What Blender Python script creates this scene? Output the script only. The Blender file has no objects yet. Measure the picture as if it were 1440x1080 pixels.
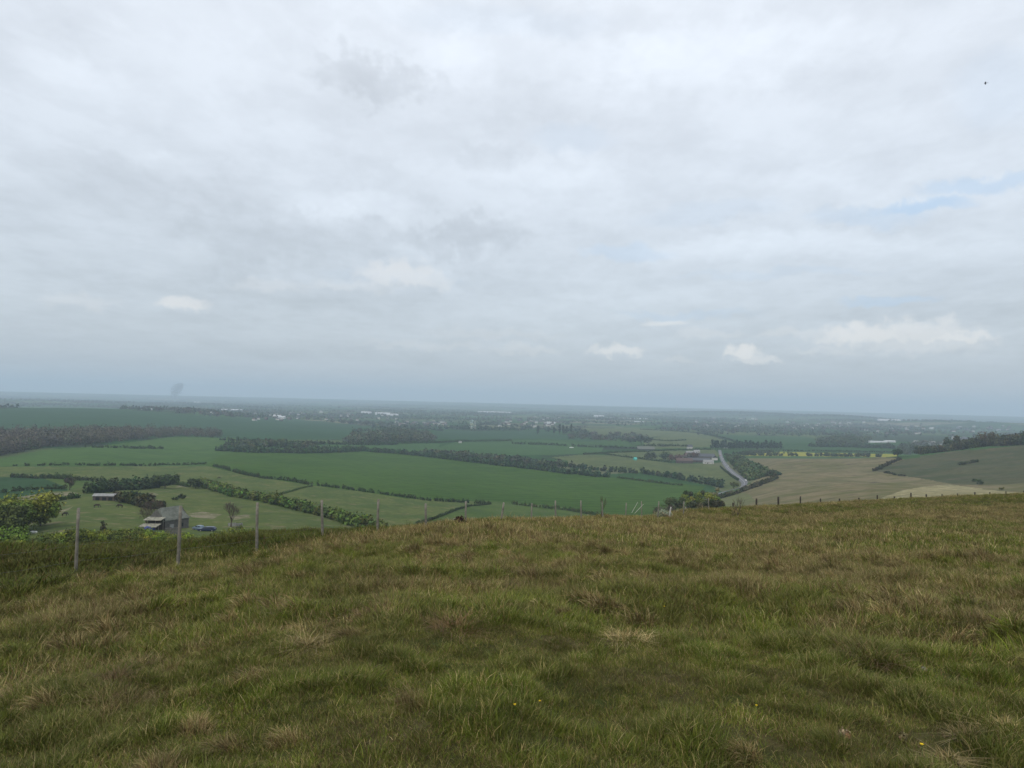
import bpy, math, random
import numpy as np
from math import radians, pi, sin, cos, tan, atan2, hypot

rng = np.random.default_rng(11)
random.seed(11)
C = bpy.context.scene
COL = C.collection

# ------------------------------------------------------------------ camera
FPX, CX, CY, EYE = 1000.0, 720.0, 540.0, 1.6
PITCH, ROLL = math.atan(0.025), 0.025
fw = np.array([0, cos(PITCH), sin(PITCH)])
r0 = np.array([1.0, 0, 0]); u0 = np.array([0, -sin(PITCH), cos(PITCH)])
RT = r0*cos(ROLL) + u0*sin(ROLL)
UP = u0*cos(ROLL) - r0*sin(ROLL)

def ray(px, py):
    d = fw[:, None] + RT[:, None]*(np.atleast_1d(px)-CX)/FPX - UP[:, None]*(np.atleast_1d(py)-CY)/FPX
    phi = np.arctan2(d[0], d[1]); te = d[2]/np.hypot(d[0], d[1])
    return phi, te

def project(x, y, z):
    """world point -> photo pixel (only used to say which field a patch of land belongs to)"""
    z = z-EYE
    dep = x*fw[0]+y*fw[1]+z*fw[2]
    dep = np.where(dep > .01, dep, np.nan)
    return CX+FPX*(x*RT[0]+y*RT[1]+z*RT[2])/dep, CY-FPX*(x*UP[0]+y*UP[1]+z*UP[2])/dep

cam_d = bpy.data.cameras.new("camera"); cam = bpy.data.objects.new("camera", cam_d)
COL.objects.link(cam); C.camera = cam
cam_d.sensor_width = 36; cam_d.lens = 36*FPX/1440; cam_d.clip_start = .05; cam_d.clip_end = 90000
from mathutils import Matrix, Vector
cam.matrix_world = Matrix(((RT[0], UP[0], -fw[0], 0), (RT[1], UP[1], -fw[1], 0), (RT[2], UP[2], -fw[2], EYE), (0, 0, 0, 1)))

# ------------------------------------------------------------------ numeric helpers
def hashf(ix, iy, seed):
    h = (ix.astype(np.int64)*374761393 + iy.astype(np.int64)*668265263 + seed*1442695041) & 0xffffffff
    h = ((h ^ (h >> 13))*1274126177) & 0xffffffff
    return ((h ^ (h >> 16)) & 0xffffff)/float(0xffffff)

def vnoise(x, y, seed=0):
    x = np.asarray(x, float); y = np.asarray(y, float)
    ix = np.floor(x); iy = np.floor(y); fx = x-ix; fy = y-iy
    fx = fx*fx*(3-2*fx); fy = fy*fy*(3-2*fy)
    a = hashf(ix, iy, seed); b = hashf(ix+1, iy, seed); c = hashf(ix, iy+1, seed); d = hashf(ix+1, iy+1, seed)
    return (a*(1-fx)+b*fx)*(1-fy)+(c*(1-fx)+d*fx)*fy   # 0..1

def fbm(x, y, seed=0, o=3):
    s = 0; a = .5; t = 0
    for k in range(o):
        s = s+a*vnoise(x*2**k, y*2**k, seed+k*7); t += a; a *= .5
    return s/t

def pchip(xs, ys, q):
    xs = np.asarray(xs, float); ys = np.asarray(ys, float)
    h = np.diff(xs); sh = (slice(None),)+(None,)*(ys.ndim-1)
    dl = np.diff(ys, axis=0)/h[sh]
    m = np.zeros_like(ys)
    w1 = (2*h[1:]+h[:-1])[sh]; w2 = (h[1:]+2*h[:-1])[sh]
    with np.errstate(divide='ignore', invalid='ignore'):
        mm = (w1+w2)/(w1/dl[:-1]+w2/dl[1:])
    m[1:-1] = np.where(dl[:-1]*dl[1:] > 0, mm, 0)
    m[0] = dl[0]; m[-1] = dl[-1]
    q = np.clip(np.asarray(q, float), xs[0], xs[-1])
    i = np.clip(np.searchsorted(xs, q)-1, 0, len(xs)-2)
    t = ((q-xs[i])/h[i])
    if ys.ndim > 1: t = t[:, None]; hh = h[i][:, None]
    else: hh = h[i]
    t2 = t*t; t3 = t2*t
    return (2*t3-3*t2+1)*ys[i]+(t3-2*t2+t)*hh*m[i]+(-2*t3+3*t2)*ys[i+1]+(t3-t2)*hh*m[i+1]

def smooth(a, b, x):
    t = np.clip((x-a)/(b-a), 0, 1); return t*t*(3-2*t)

# ------------------------------------------------------------------ terrain
# one profile per direction: how low the land lies at each distance r (metres)
COLS = [
 (-120, .145, 20, [(24,775),(32,778),(60,800),(120,812),(180,785),(250,748),(350,722),(450,700),(560,680),(700,660),(900,640),(1300,612),(1800,592),(2500,574),(3200,578)]),
 (0,    .145, 20, [(24,774),(32,776),(60,800),(120,812),(180,800),(250,756),(350,722),(450,702),(560,684),(700,664),(900,644),(1300,614),(1800,592),(2500,573),(3200,578)]),
 (112,  .143, 20, [(24,776),(32,774),(60,794),(120,806),(180,792),(230,752),(265,738),(350,713),(450,694),(560,676),(750,654),(1050,629),(1500,604),(2100,584),(2700,574),(3400,578)]),
 (240,  .142, 21, [(25,771),(33,768),(60,784),(120,796),(180,784),(230,752),(262,742),(330,720),(420,700),(520,686),(700,665),(1000,641),(1300,620),(1800,602),(2300,584),(2900,576),(3600,580)]),
 (364,  .138, 23, [(28,760),(36,758),(60,770),(120,784),(180,777),(225,754),(262,738),(330,721),(400,707),(500,690),(650,671),(800,656),(1000,640),(1300,622),(1800,604),(2500,590),(3500,583)]),
 (560,  .128, 28, [(33,747),(60,762),(120,778),(200,768),(270,752),(340,738),(420,720),(520,702),(650,685),(850,664),(1200,638),(1700,614),(2500,600)]),
 (720,  .127, 36, [(44,739),(70,752),(150,772),(250,762),(340,746),(430,731),(600,704),(800,678),(1200,642),(2000,612)]),
 (880,  .126, 48, [(54,729),(80,742),(150,758),(250,758),(340,750),(440,738),(600,712),(800,686),(1200,648),(2000,616)]),
 (997,  .122, 60, [(68,718),(95,728),(150,742),(250,742),(350,734),(500,718),(650,704),(850,683),(1250,648),(2000,619)]),
 (1100, .116, 66, [(78,712),(105,718),(160,730),(250,730),(350,718),(450,706),(600,688),(800,666),(1100,646),(1400,644),(2000,622)]),
 (1250, .100, 70, [(92,704),(120,710),(200,722),(300,718),(380,704),(460,690),(560,679),(660,683),(760,668),(900,652),(1020,643),(1250,648),(1500,640),(2300,620)]),
 (1400, .092, 74, [(100,697),(135,704),(200,714),(300,712),(370,700),(430,691),(520,699),(600,687),(700,671),(800,656),(900,641),(980,629),(1200,642),(1500,643),(2300,622)]),
 (1560, .088, 74, [(100,694),(135,702),(200,712),(300,712),(370,700),(440,690),(520,690),(600,680),(700,664),(800,648),(900,634),(980,622),(1200,640),(1500,645),(2300,625)]),
]
def rows():
    r = [.35]
    while r[-1] < 60: r.append(r[-1]*1.013 + .002)
    while r[-1] < 230: r.append(r[-1]*1.022)
    while r[-1] < 5200:
        a = r[-1]; step = a*a*.60/(711*95.0); r.append(a+max(step, a*.0035))
    while r[-1] < 21000: r.append(r[-1]*1.035)
    return np.array(r)
RR = rows(); LR = np.log(RR)
colphi, prof = [], []
for x, s, rn, lst in COLS:
    yh = 547+.025*x
    ph, _ = ray(x, 640.0)
    rs = [.3, .8, 1.5, 3, 6, 10, 15, rn]
    te = [-(1.6+s*a)/a for a in rs]
    for rr, yy in lst:
        p_, t_ = ray(x, float(yy)); rs.append(rr); te.append(float(t_[0]))
    for rr, zz in ((5200, -93), (9000, -95), (21000, -95)):
        rs.append(rr); te.append(zz/rr)
    dr = -np.array(te)                     # positive = below the eye
    prof.append(pchip(np.log(rs), dr, LR)); colphi.append(float(ph[0]))
# behind the viewer the down rises a little and rolls away
def back(k):
    rs = [.3, 1, 5, 20, 60, 150, 400, 1500, 5000, 21000]
    z = [-1.6, -1.6, -1.6+.03*k, -1.6-.2*k, -3-1.0*k, -10-6*k, -35, -70, -90, -95]
    return pchip(np.log(rs), -np.array(z)/np.array(rs), LR)
PC = [-pi, -2.2, -1.2] + colphi + [1.2, 2.2, pi]
PR = [back(0), back(.5), prof[0]] + prof + [prof[-1], back(.5), back(0)]
PHI = np.concatenate([np.linspace(-pi, -.80, 44, endpoint=False), np.linspace(-.80, .80, 1180), np.linspace(.80, pi, 45)[1:]])
D = pchip(PC, np.array(PR), PHI)           # [phi, r]
R2, P2 = np.meshgrid(RR, PHI); 
X = R2*np.sin(P2); Y = R2*np.cos(P2)
Z = EYE-D*R2
# small relief
near = 1-smooth(60, 140, R2)
def nearbump(x, y):
    return (vnoise(x*1.5, y*1.5, 3)-.5)*.16+(vnoise(x*.45+9, y*.45, 4)-.5)*.30+(vnoise(x*4.1, y*4.1, 5)-.5)*.05
Z += near*nearbump(X, Y)*smooth(.5, 4, R2)
mid = smooth(330, 600, R2)*(1-smooth(3500, 5000, R2))
Z += mid*((fbm(X/90, Y/90, 20)-.5)*1.6 + (fbm(X/30, Y/30, 22)-.5)*.5)
# downland hummocks on the right
rm = smooth(.30, .42, P2)*smooth(200, 400, R2)*(1-smooth(950, 1100, R2))
Z += rm*((fbm(X/60, Y/30, 31)-.5)*4.5+(fbm(X/16, Y/9, 33)-.5)*1.3)
# far hills
def bump(px, r, h, wt, wr):
    p, _ = ray(px, 580.0); cx, cy = r*sin(p[0]), r*cos(p[0])
    dx = X-cx; dy = Y-cy; n = np.array([sin(p[0]), cos(p[0])])
    rad = dx*n[0]+dy*n[1]; tang = dx*n[1]-dy*n[0]
    return h*np.exp(-(rad/wr)**2-(tang/wt)**2)
far = smooth(3000, 5000, R2)
Z += far*(bump(1040, 7600, 44, 900, 700)+bump(1180, 6800, 36, 520, 600)+bump(1420, 5400, 42, 1100, 450)+bump(-40, 6200, 22, 1800, 700)
          + bump(620, 9500, 22, 1500, 800)+bump(840, 11500, 26, 2600, 900))
Z += smooth(9000, 14500, R2)*(1-.3*smooth(15500, 20000, R2))*(62+10*(fbm(X/2200, Y/2200, 44)-.5)*2)
NP, NR = Z.shape

def gz(x, y):
    x = np.asarray(x, float); y = np.asarray(y, float)
    p = np.arctan2(x, y); r = np.clip(np.hypot(x, y), RR[0], RR[-1]*.999)
    i = np.clip(np.searchsorted(PHI, p)-1, 0, NP-2); j = np.clip(np.searchsorted(RR, r)-1, 0, NR-2)
    a = (p-PHI[i])/(PHI[i+1]-PHI[i]); b = (r-RR[j])/(RR[j+1]-RR[j])
    return (Z[i, j]*(1-a)+Z[i+1, j]*a)*(1-b)+(Z[i, j+1]*(1-a)+Z[i+1, j+1]*a)*b

def at(px, py, rmin=2.0):
    """the point of the land seen at a photo pixel"""
    ph, te = ray(float(px), float(py)); ph = ph[0]; te = te[0]
    rs = RR[RR >= rmin]; zz = gz(rs*sin(ph), rs*cos(ph))
    vis = np.nonzero((zz-EYE)/rs >= te)[0]
    k = vis[0] if len(vis) else len(rs)-1
    r = rs[k]
    if 0 < k and len(vis):
        f0 = (zz[k-1]-EYE)/rs[k-1]-te; f1 = (zz[k]-EYE)/rs[k]-te
        r = rs[k-1]+(rs[k]-rs[k-1])*(-f0/(f1-f0+1e-12))
    return np.array([r*sin(ph), r*cos(ph), float(gz(r*sin(ph), r*cos(ph)))])

def ytop(px, r, y, p=None):
    """how tall a thing at distance r must be to reach a photo row"""
    p = atr(px, r) if p is None else p
    _, te = ray(float(px), float(y)); return float(EYE+te[0]*r-p[2])
def atr(px, r):
    """the point of the land in the direction of a photo column at distance r"""
    ph, _ = ray(float(px), 700.0 if r < 400 else 620.0); ph = ph[0]
    return np.array([r*sin(ph), r*cos(ph), float(gz(r*sin(ph), r*cos(ph)))])

# ------------------------------------------------------------------ node helpers
def new_mat(name):
    m = bpy.data.materials.new(name); m.use_nodes = True
    nt = m.node_tree; b = nt.nodes["Principled BSDF"]
    b.inputs["Specular IOR Level"].default_value = .15
    return m, nt, b
def N(nt, t, **k):
    n = nt.nodes.new(t)
    for a, v in k.items(): setattr(n, a, v)
    return n
def L(nt, a, b): nt.links.new(a, b)
def mixc(nt, fac, a, b, mode='MIX'):
    n = N(nt, 'ShaderNodeMix', data_type='RGBA', blend_type=mode)
    for s, v in ((n.inputs['Factor'], fac), (n.inputs['A'], a), (n.inputs['B'], b)):
        if s.type == 'RGBA' and isinstance(v, (tuple, list)): s.default_value = (*v, 1)
        elif isinstance(v, (int, float)): s.default_value = v
        else: L(nt, v, s)
    return n.outputs['Result']
def mth(nt, op, a, b=None, c=None, clamp=False):
    n = N(nt, 'ShaderNodeMath', operation=op, use_clamp=clamp)
    for s, v in zip(n.inputs, (a, b, c)):
        if v is None: continue
        if isinstance(v, (int, float)): s.default_value = v
        else: L(nt, v, s)
    return n.outputs[0]
def mapr(nt, v, a, b, c=0, d=1, sm=True):
    n = N(nt, 'ShaderNodeMapRange', interpolation_type='SMOOTHSTEP' if sm else 'LINEAR')
    L(nt, v, n.inputs[0])
    for i, q in enumerate((a, b, c, d)): n.inputs[i+1].default_value = q
    return n.outputs[0]
def worldpos(nt, sx=1, sy=1, sz=1, rz=0):
    g = N(nt, 'ShaderNodeNewGeometry'); m = N(nt, 'ShaderNodeMapping')
    m.inputs['Scale'].default_value = (sx, sy, sz); m.inputs['Rotation'].default_value = (0, 0, rz)
    L(nt, g.outputs['Position'], m.inputs[0]); return m.outputs[0]
def noise(nt, vec, sc, det=4, rough=.55):
    n = N(nt, 'ShaderNodeTexNoise'); n.inputs['Scale'].default_value = sc
    n.inputs['Detail'].default_value = det; n.inputs['Roughness'].default_value = rough
    L(nt, vec, n.inputs['Vector']); return n.outputs['Fac']

def field_mat(name, c1, c2, sc=1/60, c3=None, fine=1/6, stripe=None, squash=1):
    m, nt, b = new_mat(name)
    w = worldpos(nt, 1, squash)
    c = mixc(nt, mapr(nt, noise(nt, w, sc, 6, .62), .38, .62), c1, c2)
    if c3: c = mixc(nt, mapr(nt, noise(nt, w, sc*2.7, 6, .65), .55, .68), c, c3)
    f = noise(nt, w, fine, 4, .7)
    c = mixc(nt, mapr(nt, f, .35, .7, 0, .5), c, (c1[0]*.45, c1[1]*.45, c1[2]*.45))
    if stripe:
        ws = worldpos(nt, rz=stripe[0]); wv = N(nt, 'ShaderNodeTexWave'); wv.inputs['Scale'].default_value = stripe[1]
        wv.inputs['Distortion'].default_value = .6; wv.inputs['Detail'].default_value = 2; L(nt, ws, wv.inputs[0])
        c = mixc(nt, mapr(nt, wv.outputs['Fac'], .55, 1, 0, stripe[2]), c, (c2[0]*1.5, c2[1]*1.35, c2[2]*1.3))
    L(nt, c, b.inputs['Base Color']); b.inputs['Roughness'].default_value = .95; b.inputs['Specular IOR Level'].default_value = .03
    return m

def plain(name, col, rough=.7, noisy=.25, sc=3.0, spec=.2, metal=0):
    m, nt, b = new_mat(name)
    tc = N(nt, 'ShaderNodeTexCoord')
    c = mixc(nt, mapr(nt, noise(nt, tc.outputs['Object'], sc, 5), .3, .75, 0, noisy*2), tuple(col), tuple(v*.45 for v in col))
    L(nt, c, b.inputs['Base Color']); b.inputs['Roughness'].default_value = rough
    b.inputs['Specular IOR Level'].default_value = spec; b.inputs['Metallic'].default_value = metal
    return m

def foliage_mat(name, scale=.6, var=.55):
    m, nt, b = new_mat(name)
    a = N(nt, 'ShaderNodeAttribute', attribute_name='tint'); w = worldpos(nt)
    n1 = noise(nt, w, scale, 4)
    o = N(nt, 'ShaderNodeObjectInfo')
    k = mapr(nt, n1, .3, .7, 1-var*.6, 1+var*.6)
    k = mth(nt, 'MULTIPLY', k, mapr(nt, o.outputs['Random'], 0, 1, .85, 1.15, False))
    v = N(nt, 'ShaderNodeVectorMath', operation='SCALE'); L(nt, a.outputs['Color'], v.inputs[0]); L(nt, k, v.inputs['Scale'])
    L(nt, v.outputs[0], b.inputs['Base Color']); b.inputs['Roughness'].default_value = .75
    b.inputs['Specular IOR Level'].default_value = .08
    return m
LEAF = foliage_mat("leaves")
BARK = plain("bark", (.07, .055, .04), .9)

# ------------------------------------------------------------------ object helpers
def tag(o, label=None, cat=None, group=None, kind=None):
    if label: o['label'] = label
    if cat: o['category'] = cat
    if group: o['group'] = group
    if kind: o['kind'] = kind
    return o
def mesh_obj(name, V, F, mat, parent=None, tint=None, smooth_=False, mats=None):
    me = bpy.data.meshes.new(name)
    V = np.asarray(V, np.float32)
    if isinstance(F, np.ndarray):
        k = F.shape[1]; n = len(F)
        me.vertices.add(len(V)); me.vertices.foreach_set('co', V.ravel())
        me.loops.add(n*k); me.loops.foreach_set('vertex_index', F.astype(np.int32).ravel())
        me.polygons.add(n); me.polygons.foreach_set('loop_start', np.arange(0, n*k, k, dtype=np.int32))
        me.update(calc_edges=True)
    else:
        me.from_pydata(V.tolist(), [], F); me.update()
    if tint is not None:
        a = me.color_attributes.new('tint', 'FLOAT_COLOR', 'POINT')
        t = np.ones((len(V), 4), np.float32); t[:, :3] = tint; a.data.foreach_set('color', t.ravel())
    if smooth_: me.polygons.foreach_set('use_smooth', np.ones(len(me.polygons), bool))
    if mat: me.materials.append(mat)
    o = bpy.data.objects.new(name, me); COL.objects.link(o)
    if parent: o.parent = parent
    return o
def empty(name, loc, rz=0, label=None, cat=None, group=None):
    o = bpy.data.objects.new(name, None); COL.objects.link(o)
    o.location = [float(v) for v in loc]; o.rotation_euler = (0, 0, rz); o.empty_display_size = .5
    return tag(o, label, cat, group)
def copy_tree(o, parent=None):
    c = o.copy(); COL.objects.link(c); c.parent = parent
    for ch in list(o.children): copy_tree(ch, c)
    return c
class MB:
    def __init__(s): s.v = []; s.f = []
    def add(s, V, F):
        n = len(s.v); s.v += [tuple(map(float, q)) for q in V]; s.f += [tuple(i+n for i in q) for q in F]; return s
    def box(s, x0, x1, y0, y1, z0, z1, rz=0, piv=(0, 0)):
        V = [(x, y, z) for z in (z0, z1) for x, y in ((x0, y0), (x1, y0), (x1, y1), (x0, y1))]
        if rz:
            c_, s_ = cos(rz), sin(rz)
            V = [(piv[0]+(x-piv[0])*c_-(y-piv[1])*s_, piv[1]+(x-piv[0])*s_+(y-piv[1])*c_, z) for x, y, z in V]
        return s.add(V, [(3, 2, 1, 0), (4, 5, 6, 7), (0, 1, 5, 4), (1, 2, 6, 5), (2, 3, 7, 6), (3, 0, 4, 7)])
    def tube(s, pts, rad, n=6, cap=True):
        P = [np.array(p, float) for p in pts]; R = rad if isinstance(rad, (list, tuple)) else [rad]*len(P)
        rings = []
        for i, p in enumerate(P):
            d = (P[min(i+1, len(P)-1)]-P[max(i-1, 0)]); d /= (np.linalg.norm(d)+1e-9)
            a = np.array([0, 0, 1.]) if abs(d[2]) < .9 else np.array([1., 0, 0])
            e1 = np.cross(d, a); e1 /= np.linalg.norm(e1); e2 = np.cross(d, e1)
            rings.append([p+R[i]*(cos(2*pi*k/n)*e1+sin(2*pi*k/n)*e2) for k in range(n)])
        V = [q for r_ in rings for q in r_]; F = []
        for i in range(len(P)-1):
            for k in range(n): F.append((i*n+k, i*n+(k+1) % n, (i+1)*n+(k+1) % n, (i+1)*n+k))
        if cap: F += [tuple(range(n))[::-1], tuple((len(P)-1)*n+k for k in range(n))]
        return s.add(V, F)
    def loft(s, secs, cap=True):
        n = len(secs[0]); V = [q for r_ in secs for q in r_]; F = []
        for i in range(len(secs)-1):
            for k in range(n): F.append((i*n+k, i*n+(k+1) % n, (i+1)*n+(k+1) % n, (i+1)*n+k))
        if cap: F += [tuple(range(n))[::-1], tuple((len(secs)-1)*n+k for k in range(n))]
        return s.add(V, F)
    def build(s, name, mat, parent=None, smooth_=False): return mesh_obj(name, s.v, s.f, mat, parent, smooth_=smooth_)

# ------------------------------------------------------------------ the land, cut along its field edges
VALE = None
def pip(px, py, poly):
    inside = np.zeros(px.shape, bool); n = len(poly)
    for i in range(n):
        x1, y1 = poly[i]; x2, y2 = poly[(i+1) % n]
        c = ((y1 > py) != (y2 > py))
        with np.errstate(divide='ignore', invalid='ignore'):
            xi = (x2-x1)*(py-y1)/((y2-y1) if y2 != y1 else 1e-9)+x1
        inside ^= c & (px < xi)
    return inside
G1 = (.028, .068, .017); G2 = (.035, .082, .020)
FIELDS = [ # name, kind of ground, r range, outline
 ('teal_field', 'T', (1300, 3600), [(-80,585),(0,575),(60,572),(150,574),(230,580),(290,586),(330,600),(322,619),(245,616),(140,605),(0,612),(-80,612)]),
 ('teal_field', 'T', (1300, 4500), [(290,586),(380,588),(450,592),(520,600),(500,604),(480,618),(320,619),(322,600)]),
 ('wheat_field', 'GL', (1200, 3000), [(600,634),(640,622),(760,618),(850,628),(845,636),(780,640),(700,640)]),
 ('far_field', 'T', (1500, 4500), [(610,606),(760,606),(850,622),(760,617),(600,618)]),
 ('far_meadow', 'OL', (1500, 5000), [(820,603),(900,601),(1000,611),(900,615),(830,611)]),
 ('far_meadow', 'OL', (1400, 4000), [(905,618),(960,610),(1000,614),(1045,625),(1010,628),(905,632)]),
 ('far_field', 'G', (1400, 4000), [(1000,611),(1130,614),(1180,622),(1100,624),(1040,624)]),
 ('wheat_field', 'G', (1150, 3000), [(1090,632),(1110,626),(1270,632),(1260,640),(1090,635)]),
 ('rapeseed_field', 'Y', (1150, 3000), [(1044,634.5),(1262,638.8),(1262,643.2),(1150,641.8),(1040,641)]),
 ('strip_field', 'GL', (700, 1700), [(340,632),(420,626),(520,624),(620,624),(610,636),(520,634),(420,637)]),
 ('meadow', 'OL', (800, 1900), [(850,637),(940,634),(1005,632),(1012,640),(1000,650),(900,646),(870,642)]),
 ('meadow', 'OL', (600, 1700), [(775,643),(822,639),(870,641),(940,651),(1005,654),(1024,664),(1042,684),(1030,692),(1000,683),(900,664),(830,655)]),
 ('crop_field', 'G', (500, 1700), [(840,668),(900,664),(1000,683),(1020,694),(975,690),(900,680)]),
 ('crop_field', 'GA', (600, 1700), [(-80,660),(-80,650),(0,645),(60,633),(140,627),(200,620),(245,614),(330,616),(420,626),(340,633),(440,640),(310,657),(290,655.5)]),
 ('crop_field', 'GB', (380, 1700), [(290,655.5),(310,640),(340,633),(420,638),(520,635),(600,641),(700,653),(800,665),(870,672),(960,680),(992,684),(975,700),(950,725),(930,748),(860,724),(800,714),(720,706),(650,704),(570,701),(500,690),(440,683),(345,668)]),
 ('pasture', 'OM', (400, 1000), [(-80,664),(0,656.5),(290,655.5),(345,668),(440,683),(380,700),(330,699),(262,680),(200,682),(150,677),(60,672),(-80,672)]),
 ('crop_field', 'T2', (300, 900), [(-80,672),(0,671),(60,672.5),(92,684),(95,690),(60,692),(0,708),(-80,716)]),
 ('pasture', 'OM', (250, 900), [(380,700),(440,683),(500,690),(570,701),(650,704),(690,707),(655,713),(590,738),(560,760),(525,748),(420,718)]),
 ('meadow', 'GM', (250, 900), [(560,760),(590,738),(655,713),(690,707),(720,706),(800,714),(860,724),(930,748),(800,770)]),
 ('downland', 'D', (200, 1330), [(1043,645),(1100,641.2),(1180,641.8),(1262,643.6),(1272,646),(1330,636),(1440,626),(1600,618),(1600,740),(960,760),(985,722),(1010,700),(1040,688),(1075,668),(1055,655)]),
 ('downland', 'D2', (640, 1130), [(1228,662),(1245,656),(1272,646),(1330,636),(1440,626),(1600,618),(1600,700),(1420,694),(1385,688),(1330,679),(1290,672),(1262,668)]),
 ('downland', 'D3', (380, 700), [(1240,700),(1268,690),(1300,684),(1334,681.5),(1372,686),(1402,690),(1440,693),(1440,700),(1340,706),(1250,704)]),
 ('downland', 'D4', (380, 700), [(995,725),(1010,700),(1035,692),(1052,694),(1062,704),(1040,716),(1010,728)]),
 ('paddock', 'P', (180, 620), [(-80,700),(0,708),(60,692),(95,690),(150,677),(200,682),(262,680),(330,699),(420,718),(525,748),(560,760),(500,800),(-80,830)]),
 ('bare_ground', 'B', (180, 620), [(264,722),(285,719.5),(312,723),(300,729.5),(270,727.5)]),
 ('bare_ground', 'B', (180, 620), [(320,726),(350,723.5),(352,728.5),(330,731)]),
 ('chalk_track', 'B', (180, 620), [(28,739),(70,723),(104,711.5),(97,716.5),(62,731),(34,742)]),
 ('bare_ground', 'B', (180, 620), [(196,695),(214,692.5),(224,695),(212,698.5),(198,698)]),
 ('bare_ground', 'B', (180, 620), [(246,684),(258,681.5),(266,682.5),(262,685.5)]),
 ('bare_ground', 'B', (180, 620), [(20,700),(58,694),(98,691),(112,694),(80,700),(40,706)]),
]
MATF = {
 'B': field_mat('worn_ground', (.21, .185, .12), (.105, .115, .050), 1/7, (.28, .25, .18), 1/1.5),
 'T': field_mat('teal_crop', (.030, .075, .030), (.026, .064, .026), 1/150),
 'T2': field_mat('young_crop', (.030, .070, .026), (.026, .060, .024), 1/60),
 'G': field_mat('green_crop', (.034, .085, .025), (.030, .072, .022), 1/90),
 'GL': field_mat('pale_green_crop', (.050, .105, .030), (.040, .088, .026), 1/120),
 'GA': field_mat('even_crop', (.058, .112, .026), (.042, .088, .020), 1/90, (.075, .118, .034), 1/14, stripe=(.4, .016, .28)),
 'GB': field_mat('dark_crop', (.035, .077, .010), (.048, .095, .014), 1/110, (.058, .092, .020), 1/14, stripe=(1.25, .016, .26)),
 'OL': field_mat('old_grass', (.102, .122, .044), (.072, .098, .036), 1/50, (.135, .145, .062)),
 'OM': field_mat('grazed_grass', (.100, .122, .036), (.062, .096, .026), 1/24, (.155, .142, .066), 1/3, squash=.6),
 'GM': field_mat('meadow_grass', (.074, .112, .028), (.052, .090, .022), 1/35, (.098, .115, .042), 1/3),
 'D': field_mat('dry_downland', (.185, .155, .088), (.110, .112, .048), 1/40, (.066, .052, .034), 1/7, squash=2.4),
 'D2': field_mat('green_downland', (.082, .084, .044), (.052, .066, .030), 1/60, (.105, .090, .058), 1/7, squash=1.6),
 'D3': field_mat('painted_sun_downland', (.28, .25, .135), (.19, .172, .09), 1/16, (.46, .41, .26), 1/3, squash=2.4),  # patch of sunlight on the spur, painted in as paler grass colour
 'D4': field_mat('yellowish_downland', (.135, .150, .060), (.115, .120, .060), 1/14, (.16, .15, .08), 1/3),
 'P': field_mat('paddock_grass', (.098, .120, .036), (.066, .096, .028), 1/18, (.165, .148, .080), 1/2.2, squash=.8),
 'Y': field_mat('rapeseed_flower', (.31, .28, .035), (.20, .22, .03), 1/18),
}
# far vale: a patchwork of small fields with dark hedge lines
def vale_mat():
    m, nt, b = new_mat('vale_fields')
    w = worldpos(nt, 1/520, 1/420, 0, .35)
    dn = N(nt, 'ShaderNodeVectorMath', operation='ADD'); L(nt, w, dn.inputs[0])
    v = N(nt, 'ShaderNodeTexVoronoi', feature='F1', distance='CHEBYCHEV'); v.inputs['Scale'].default_value = 1; L(nt, w, v.inputs['Vector'])
    v.inputs['Randomness'].default_value = .85
    sp = N(nt, 'ShaderNodeSeparateColor'); L(nt, v.outputs['Color'], sp.inputs[0])
    cr = N(nt, 'ShaderNodeValToRGB'); cr.color_ramp.interpolation = 'CONSTANT'; L(nt, sp.outputs[0], cr.inputs[0])
    pal = [(0, (.030, .070, .024)), (.2, (.046, .090, .032)), (.4, (.034, .078, .028)), (.55, (.075, .100, .042)), (.72, (.040, .060, .034)), (.84, (.105, .115, .062)), (.92, (.038, .082, .030)), (.97, (.15, .14, .09))]
    e = cr.color_ramp.elements
    while len(e) < len(pal): e.new(.5)
    for q, (p, c_) in zip(e, pal): q.position = p; q.color = (*c_, 1)
    n = noise(nt, worldpos(nt), 1/140, 6, .65)
    c = mixc(nt, mapr(nt, n, .52, .60), cr.outputs[0], (.032, .045, .028))
    L(nt, c, b.inputs['Base Color']); b.inputs['Roughness'].default_value = 1; b.inputs['Specular IOR Level'].default_value = 0
    return m
def hill_mat():
    m, nt, b = new_mat('hill_thatch')
    w = worldpos(nt)
    n1 = noise(nt, w, .9, 5, .6); n2 = noise(nt, w, 9, 5, .7)
    c = mixc(nt, mapr(nt, n1, .38, .62), (.045, .058, .018), (.085, .072, .034))
    c = mixc(nt, mapr(nt, n2, .3, .7, 0, .7), c, (.030, .028, .013))
    L(nt, c, b.inputs['Base Color']); b.inputs['Roughness'].default_value = 1; b.inputs['Specular IOR Level'].default_value = 0
    return m
fi, fj = np.meshgrid(np.arange(NP-1), np.arange(NR-1), indexing='ij')
cxm = (X[:-1, :-1]+X[1:, 1:])/2; cym = (Y[:-1, :-1]+Y[1:, 1:])/2; czm = (Z[:-1, :-1]+Z[1:, 1:])/2
RM = np.hypot(cxm, cym)
PXm, PYm = project(cxm, cym, czm)
wob = (fbm(cxm/25, cym/25, 60)-.5)*1.2
fid = np.full(cxm.shape, -1)
fid[RM < 175] = -2
ok = np.isfinite(PXm) & (np.abs(PXm-720) < 900)
for k, (nm, kd, (ra, rb), poly) in enumerate(FIELDS):
    sel = ok & (RM > ra) & (RM < rb) & (RM > 175)
    ii = np.nonzero(sel)
    ins = pip(PXm[ii], PYm[ii]+wob[ii]*.4, poly)
    a = (ii[0][ins], ii[1][ins]); fid[a] = k
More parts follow.
